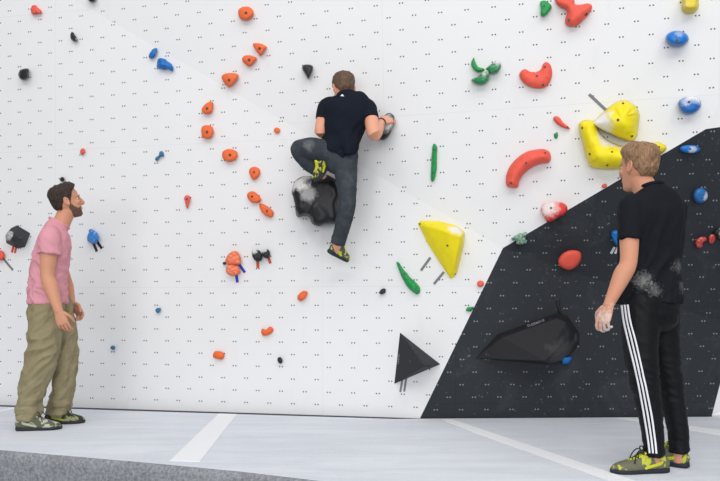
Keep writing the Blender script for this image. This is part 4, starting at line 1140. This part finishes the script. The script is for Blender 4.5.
# ================================================================== man in pink at left
def man_in_pink():
    base = V((-2.25, 5.06, 0))
    root = empty('person', base, 'person in pink t-shirt and baggy khaki trousers standing in profile at left', 'person', 'people at the climbing wall')
    f, l, u = frame(V((.90, .436, 0)))
    ctr = V((-2.235, 5.06, 0))
    def B(fw, lf, z): return ctr+f*fw+l*lf+V((0, 0, z))
    Hh = 0.232
    hf = frame(V((.87, .49, .28)))
    hc = V((-2.128, 5.085, 1.628))
    M_SK = skin_mat('tanned_skin', (203, 147, 117), chalk=[(V((.25, .25, .84)), .12, .5)])
    M_HAIR = hair_mat('dark_hair', (38, 30, 26), (68, 54, 46))
    L = Loft(); Fg = Loft()
    add_head(L, hc, hf, Hh, B(.042, 0, 1.425), .060)
    at = lambda x, y, z: hc+hf[0]*(x*Hh)+hf[1]*(y*Hh)+hf[2]*((z-0.45)*Hh)
    L.tube([B(-.02, 0, .92), B(-.02, 0, 1.1), B(.015, 0, 1.3), B(.025, 0, 1.38)], [(.13, .09), (.13, .085), (.15, .085), (.12, .06)], l, n=20)
    Sr = P(50, 236, 4.88); Er = P(47.5, 276, 4.86); Wr = P(58.5, 311, 4.80)
    L.tube([Sr, Sr.lerp(Er, .55), Er, Er.lerp(Wr, .3), Er.lerp(Wr, .75), Wr], [.054, .054, .046, .050, .036, (.030, .023)], V((1, 0, 0)), n=16)
    Sl = B(.0, .19, 1.40); El = P(66, 281, 5.32); Wl = P(71.5, 303, 5.24)
    L.tube([Sl, Sl.lerp(El, .5), El, El.lerp(Wl, .3), Wl], [.052, .050, .043, .045, (.028, .022)], V((1, 0, 0)), n=16)
    hand(L, Fg, Wr, V((.30, .05, -.92)), V((.0, 1, .0)), V((1, .2, 0)), [(.25, .5, .35), (.35, .6, .4), (.45, .65, .4), (.5, .7, .4)], 1.02)
    hand(L, Fg, Wl, V((.55, .1, -.72)), V((-.3, -.85, -.35)), V((.5, 0, .7)), [(.35, .6, .4), (.4, .7, .4), (.5, .7, .4), (.5, .7, .4)], 1.0)
    ankR = P(28.5, 419, 5.0); ankL = P(56, 413, 5.24)
    for h, kn, an in ((P(46, 305, 4.98), P(37, 372, 4.98), ankR), (P(57, 305, 5.18), P(62, 365, 5.16), ankL)):
        L.tube([h, h.lerp(kn, .5), kn, kn.lerp(an, .35), an, an+V((0, 0, -.05))], [.078, .07, .054, .052, .037, .034], V((1, 0, 0)), n=16)
    L.build('body', M_SK, root, voxel=0.0045, smooth=3, extra=Fg)
    root['_brow'] = M_HAIR
    eyes(root, at, hf, Hh, root)
    del root['_brow']
    line = [(0, .86), (30, .82), (50, .76), (62, .60), (74, .40), (88, .40), (98, .60), (112, .44), (135, .24), (180, .14)]
    shell('hair', M_HAIR, root, hc, hf, Hh, hair_fn(line, .036, .070, .07, .034, 9.0))
    def beard(az, z, p):
        lo = 0.0
        hi = interp([(0, .30), (20, .30), (35, .26), (55, .33), (72, .44), (80, .44), (90, .30), (100, .1)], az)
        m = max(0, min(1, (hi-z)/.03))*max(0, min(1, (96-az)/10))
        if az < 16 and .185 < z < .265: m = 0
        return m*(.006+.008*noise.noise(p*160))-(1-m)*.04
    shell('beard', hair_mat('dark_stubble', (78, 56, 46), (120, 88, 72)), root, hc, hf, Hh, beard)
    M_TEE = cloth_mat('pink_jersey', (214, 150, 161), var=0.06)
    T = Loft()
    T.tube([B(-.02, 0, .90), B(-.02, 0, .97), B(-.018, 0, 1.10), B(.0, 0, 1.22), B(.018, 0, 1.31), B(.026, 0, 1.39), B(.032, 0, 1.435), B(.046, 0, 1.472), B(.056, 0, 1.495)],
           [(.182, .132), (.180, .132), (.172, .126), (.182, .128), (.190, .122), (.184, .106), (.150, .086), (.100, .074), (.070, .066)], l, n=28, sub=4, p=2.3, caps=(False, False))
    cl = Sr.lerp(Er, .46)
    T.tube([B(.022, -.06, 1.435), B(.01, -.12, 1.40), Sr+V((0, 0, -.004)), Sr.lerp(Er, .28), cl], [.046, .056, .072, .076, (.080, .074)], V((1, 0, 0)), n=20, caps=(True, False))
    T.tube([B(.01, .10, 1.395), Sl+V((0, 0, -.004)), Sl.lerp(El, .28), Sl.lerp(El, .55)], [.066, .078, .072, .070], f, n=20, caps=(True, False))
    w1 = folds(.018, .34, .075, V((.75, .2, -.7)), 4.0); w2 = folds(.013, .20, .045, V((.9, .3, -.5)), 6.0)
    def wr(p, n):
        return w1(p, n)*max(0, min(1, (1.44-p.z)/.2))+w2(p, n)*max(0, min(1, (1.16-p.z)/.16))-.002
    tee = T.build('t_shirt', M_TEE, root, voxel=0.006, smooth=6, warp=wr)
    C_ = Loft()
    col = [B(.056, 0, 1.485)+l*(math.cos(a)*.071)+f*(math.sin(a)*.068)+V((0, 0, -.035*math.sin(a))) for a in [i*2*math.pi/20 for i in range(21)]]
    C_.tube(col, [(.009, .005)]*21, V((0, 0, 1)), n=8, sub=1, caps=(False, False))
    C_.build('collar', M_TEE, tee, voxel=0)
    M_TR = cloth_mat('khaki_cotton', (142, 132, 102), var=0.10, dust=0.06)
    T = Loft()
    T.tube([B(-.02, 0, .975), B(-.025, 0, .90), B(-.03, 0, .83)], [(.132, .098), (.146, .110), (.156, .126)], l, n=26, p=2.3)
    T.tube([P(47.5, 306, 4.98), P(44.5, 335, 4.97), P(41, 360, 4.97), P(34.5, 382, 4.98), P(29.6, 400, 4.99), P(29.3, 412, 5.0), P(29.3, 420, 5.0)], [(.110, .110), (.112, .108), (.106, .104), (.090, .098), (.082, .092), (.082, .088), (.076, .08)], V((1, 0, 0)), n=22, caps=(True, False))
    T.tube([P(58, 306, 5.18), P(62, 335, 5.16), P(65, 352, 5.16), P(64.5, 375, 5.18), P(61.5, 398, 5.22), P(59, 408, 5.24), P(58.5, 414, 5.24)], [(.105, .11), (.098, .105), (.088, .10), (.078, .095), (.074, .09), (.076, .085), (.068, .075)], V((1, 0, 0)), n=22, caps=(True, False))
    w3 = folds(.030, .30, .075, V((.75, .1, .65)), 3.0); w4 = folds(.026, .045, .25, V((0, 0, 1)), 5.0)
    def wt(p, n):
        return w3(p, n)*.85+w4(p, n)*max(0, min(1, (.26-p.z)/.15))
    tr = T.build('cargo_trousers', M_TR, root, voxel=0.006, smooth=5, warp=wt)
    # cargo pocket on the near thigh
    M_UP = blotch('grey_green_suede', (104, 106, 88), (186, 186, 172), 20, .54); M_SO = plain('dark_rubber', (44, 44, 48), 0.6, 0.3, 0.1)
    M_LA = plain('dark_lace', (36, 36, 38), 0.8); M_AC = plain('pale_panel', (176, 178, 150), 0.7, 0.25, 0.2, 60)
    shoe(root, V((-2.425, 4.955, 0)), V((-2.145, 5.02, 0)), (M_UP, M_SO, M_LA, M_AC), ankR, w=.048)
    M_AC2 = plain('lime_edge_panel', (168, 172, 70), 0.7, 0.25, 0.2, 60)
    M_UP2 = blotch('charcoal_suede', (64, 66, 60), (150, 152, 110), 22, .56)
    shoe(root, V((-2.33, 5.21, 0)), V((-2.085, 5.29, 0)), (M_UP2, M_SO, M_LA, M_AC2), ankL, w=.048)
man_in_pink()

# ================================================================== climber
def climber():
    Yb = 5.24
    base = V((P(341, 156, Yb).x, Yb, P(341, 262, Yb).z))
    root = empty('person', base, 'person in dark navy shirt and grey trousers climbing high on the wall', 'person', 'people at the climbing wall')
    X = V((1, 0, 0)); Yv = V((0, 1, 0)); Z = V((0, 0, 1))
    Hh = 0.228
    hf = frame(V((-.30, .95, -.28)))
    hc = P(343.6, 90.5, 5.33)
    M_SK = skin_mat('light_skin', (222, 160, 132))
    M_HAIR = hair_mat('brown_hair', (70, 54, 42), (118, 92, 72))
    L = Loft(); Fg = Loft()
    neck = P(346.2, 100, 5.25)
    add_head(L, hc, hf, Hh, neck, .060)
    at = lambda x, y, z: hc+hf[0]*(x*Hh)+hf[1]*(y*Hh)+hf[2]*((z-0.45)*Hh)
    L.tube([P(340, 158, 5.27), P(343, 138, 5.25), P(347, 118, 5.24), P(347, 104, 5.25)], [(.12, .09), (.115, .085), (.145, .095), (.11, .07)], X, n=20)
    Sr = P(369, 107, 5.26); Er = P(374, 134, 5.12); Wr = P(381.5, 121.5, 5.33)
    L.tube([Sr, Sr.lerp(Er, .5), Er, Er.lerp(Wr, .35), Er.lerp(Wr, .8), Wr], [.038, .053, .050, .052, .036, (.029, .024)], X, n=16)
    Sl = P(325.5, 105, 5.28); El = P(320.5, 133, 5.25); Wl = P(330, 116, 5.36)
    L.tube([Sl, Sl.lerp(El, .5), El, El.lerp(Wl, .35), Wl], [.038, .050, .046, .048, (.028, .023)], X, n=16)
    hand(L, Fg, Wr, V((.70, .50, .32)), V((.0, .9, -.45)), V((-.3, .3, .9)), [(.25, .5, .4), (.3, .55, .4), (.35, .55, .4), (.4, .6, .4)], 1.02)
    hand(L, Fg, Wl, V((.2, .75, .6)), V((0, .5, -.8)), V((1, 0, 0)), [(.3, .5, .4)]*4, .98)
    kL = P(296.5, 148.5, 5.26); aL = P(317, 171, 5.30)
    kR = P(347.5, 203, 5.16); aR = P(336.5, 246, 5.28)
    for h, kn, an in ((P(334, 155, 5.26), kL, aL), (P(347, 162, 5.26), kR, aR)):
        L.tube([h, h.lerp(kn, .5), kn, kn.lerp(an, .35), an], [.072, .066, .052, .05, .036], Yv, n=16)
    L.tube([aL, P(323, 175.5, 5.30)], [.035, .03], Yv, n=12)
    L.tube([aR, P(335, 253, 5.33)], [.035, .03], Yv, n=12)
    L.build('body', M_SK, root, voxel=0.0045, smooth=3, extra=Fg)
    root['_brow'] = M_HAIR
    eyes(root, at, hf, Hh, root)
    del root['_brow']
    line = [(0, .84), (30, .80), (55, .70), (70, .52), (80, .44), (95, .56), (112, .42), (135, .26), (180, .20)]
    shell('hair', M_HAIR, root, hc, hf, Hh, hair_fn(line, .030, .060, .03, .034, 5.0))
    M_TEE = cloth_mat('navy_black_jersey', (20, 25, 36), var=0.15)
    T = Loft()
    T.tube([P(335.0, 155.5, 5.28), P(337.8, 149.5, 5.275), P(341.5, 139, 5.26), P(344.5, 126, 5.245), P(347.3, 114, 5.24), P(348.3, 105, 5.245), P(347.8, 99.5, 5.25), P(346.6, 96, 5.25), P(346.2, 93.4, 5.255)],
           [(.146, .150), (.144, .146), (.138, .124), (.156, .120), (.176, .126), (.176, .112), (.146, .092), (.094, .076), (.066, .064)], V((1, 0, -.05)), n=28, sub=4, p=2.3, caps=(False, False))
    # lower right corner of the hem hangs over the hip
    T.tube([P(347.5, 138, 5.24), P(347.8, 148, 5.235), P(348, 156, 5.24)], [(.092, .120), (.084, .135), (.062, .130)], X, n=18, caps=(True, False))
    T.tube([P(352, 100, 5.25), P(360, 103, 5.25), Sr+V((-.012, 0, -.005)), Sr.lerp(Er, .22)+V((-.008,0,0)), Sr.lerp(Er, .50)+V((-.008,0,0))], [.044, .056, .068, .067, .066], X, n=20, caps=(True, False))
    T.tube([P(342, 100, 5.26), P(334, 103, 5.26), Sl+V((.01, 0, -.005)), Sl.lerp(El, .25), Sl.lerp(El, .53)], [.044, .054, .062, .060, .058], X, n=20, caps=(True, False))
    w1 = folds(.012, .36, .07, V((.55, .1, .85)), 3.0)
    def wr(p, n):
        return w1(p, n)*max(0, min(1, (2.42-p.z)/.25))-.002
    tee = T.build('t_shirt', M_TEE, root, voxel=0.006, smooth=6, warp=wr)
    decal(tee, root, [(340.6, 96.6), (341.8, 94.6), (343, 94.8), (344.2, 97), (342.2, 96.4)], plain('white_print', (232, 232, 236), 0.7), 'emblem', 'small white emblem under the collar', 5.2)
    M_TR = cloth_mat('slate_trousers', (56, 62, 68), var=0.15, dust=0.05, chalk=[(P(309, 146, 5.15)-base, .12, .22), (P(328, 150, 5.18)-base, .10, .12)], cn=18)
    T = Loft()
    T.tube([P(340.5, 147, 5.27), P(340.5, 154, 5.26), P(340.5, 162, 5.26)], [(.112, .09), (.140, .110), (.135, .108)], V((1, 0, -.22)), n=24, p=2.2)
    T.tube([P(338, 156, 5.25), P(325, 151.5, 5.23), P(311, 148.5, 5.22), P(299.5, 148.3, 5.23)], [(.080, .085), (.088, .088), (.082, .08), (.064, .066)], Yv, n=20)
    T.tube([P(298.5, 149, 5.24), P(303, 157, 5.27), P(310, 164.5, 5.29), P(316.5, 170.5, 5.30)], [(.064, .062), (.070, .064), (.064, .056), (.052, .05)], Yv, n=20, caps=(True, False))
    T.tube([P(345, 160, 5.25), P(346.3, 176, 5.21), P(347.2, 195, 5.175), P(347, 204, 5.17), P(344.5, 218, 5.20), P(340.5, 233, 5.245), P(337.5, 244, 5.27)], [(.098, .098), (.083, .09), (.066, .075), (.063, .07), (.061, .068), (.056, .06), (.053, .055)], X, n=20, caps=(True, False))
    w3 = folds(.010, .10, .16, V((.4, .1, 1)), 7.0)
    T.build('trousers', M_TR, root, voxel=0.006, smooth=5, warp=lambda p, n: w3(p, n))
    # shoes: one tucked on the boulder, one smearing on the wall
    M_UP = blotch('grey_shoe_upper', (96, 100, 92), (206, 206, 84), 20, .54); M_UPY = blotch('yellow_shoe_upper', (70, 72, 64), (196, 196, 74), 24, .53); M_SO = plain('teal_black_rubber', (34, 52, 58), 0.6, 0.3, 0.1)
    M_AC = plain('yellow_shoe_panel', (214, 212, 60), 0.7, 0.25, 0.1, 60); M_LA = plain('dark_shoe_lace', (30, 30, 34), 0.8)
    shoe(root, P(328.0, 167.5, 5.27), P(316.0, 182, 5.24), (M_UPY, M_SO, M_LA, M_AC), aL, hgt=.07, w=.033, up=V((-.45, -.7, .35)), laces=False)
    shoe(root, P(328.5, 253.0, 5.29), P(346.5, 261.5, 5.44), (M_UP, M_SO, M_LA, M_AC), aR, w=.044, up=V((.25, -.45, .85)), laces=False)
    # wrist strap
    L = Loft()
    d = (Wr-Er).normalized(); c = Er.lerp(Wr, .93); a = d.cross(Z).normalized(); b = d.cross(a)
    L.tube([c+a*(math.cos(t)*.034)+b*(math.sin(t)*.031) for t in [i*2*math.pi/18 for i in range(19)]], [(.012, .004)]*19, d, n=8, sub=1, caps=(False, False))
    L.build('wristband', plain('black_wristband', (26, 27, 30), 0.6), root, voxel=0)
climber()


# ------------------------------------------------------------------ light and camera
w = bpy.data.worlds.new('hall'); scn.world = w; w.use_nodes = True
w.node_tree.nodes['Background'].inputs[0].default_value = (0.93, 0.96, 1.0, 1)
w.node_tree.nodes['Background'].inputs[1].default_value = 0.44
def lamp(loc, aim, sx, sy, power, col=(1, 0.985, 0.96)):
    l = bpy.data.lights.new('ceiling_or_fill_lamp', 'AREA'); l.shape = 'RECTANGLE'; l.size = sx; l.size_y = sy; l.energy = power; l.color = col
    o = bpy.data.objects.new('ceiling_or_fill_lamp', l); COL.objects.link(o); o.location = loc
    o.rotation_euler = (V(aim)-V(loc)).to_track_quat('-Z', 'Y').to_euler()
for lx in (-4.0, 0.2, 4.4):
    lamp((lx, 0.6, 8.0), (lx*0.7, 4.6, 0.4), 3.0, 2.0, 80)
    lamp((lx, -4.5, 8.0), (lx*0.7, 4.6, 0.4), 3.0, 2.0, 150)
lamp((-1.0, -6.5, 1.8), (0.0, 5.0, 0.9), 9.0, 3.0, 520, (0.97, 0.985, 1.0))  # unseen low fill light, added behind the camera for even frontal light
cam = bpy.data.cameras.new('camera'); co = bpy.data.objects.new('camera', cam); COL.objects.link(co)
co.location = (0, 0, CH); co.rotation_euler = (math.pi/2, 0, 0)
cam.sensor_fit = 'HORIZONTAL'; cam.sensor_width = 36.0; cam.lens = F/720*36.0
cam.shift_y = (HZ-240.5)/720.0; cam.clip_start = 0.05
scn.camera = co
vs = scn.view_settings
vs.view_transform = 'Standard'; vs.look = 'None'; vs.gamma = 1.0; vs.use_curve_mapping = False; vs.exposure = 0.0
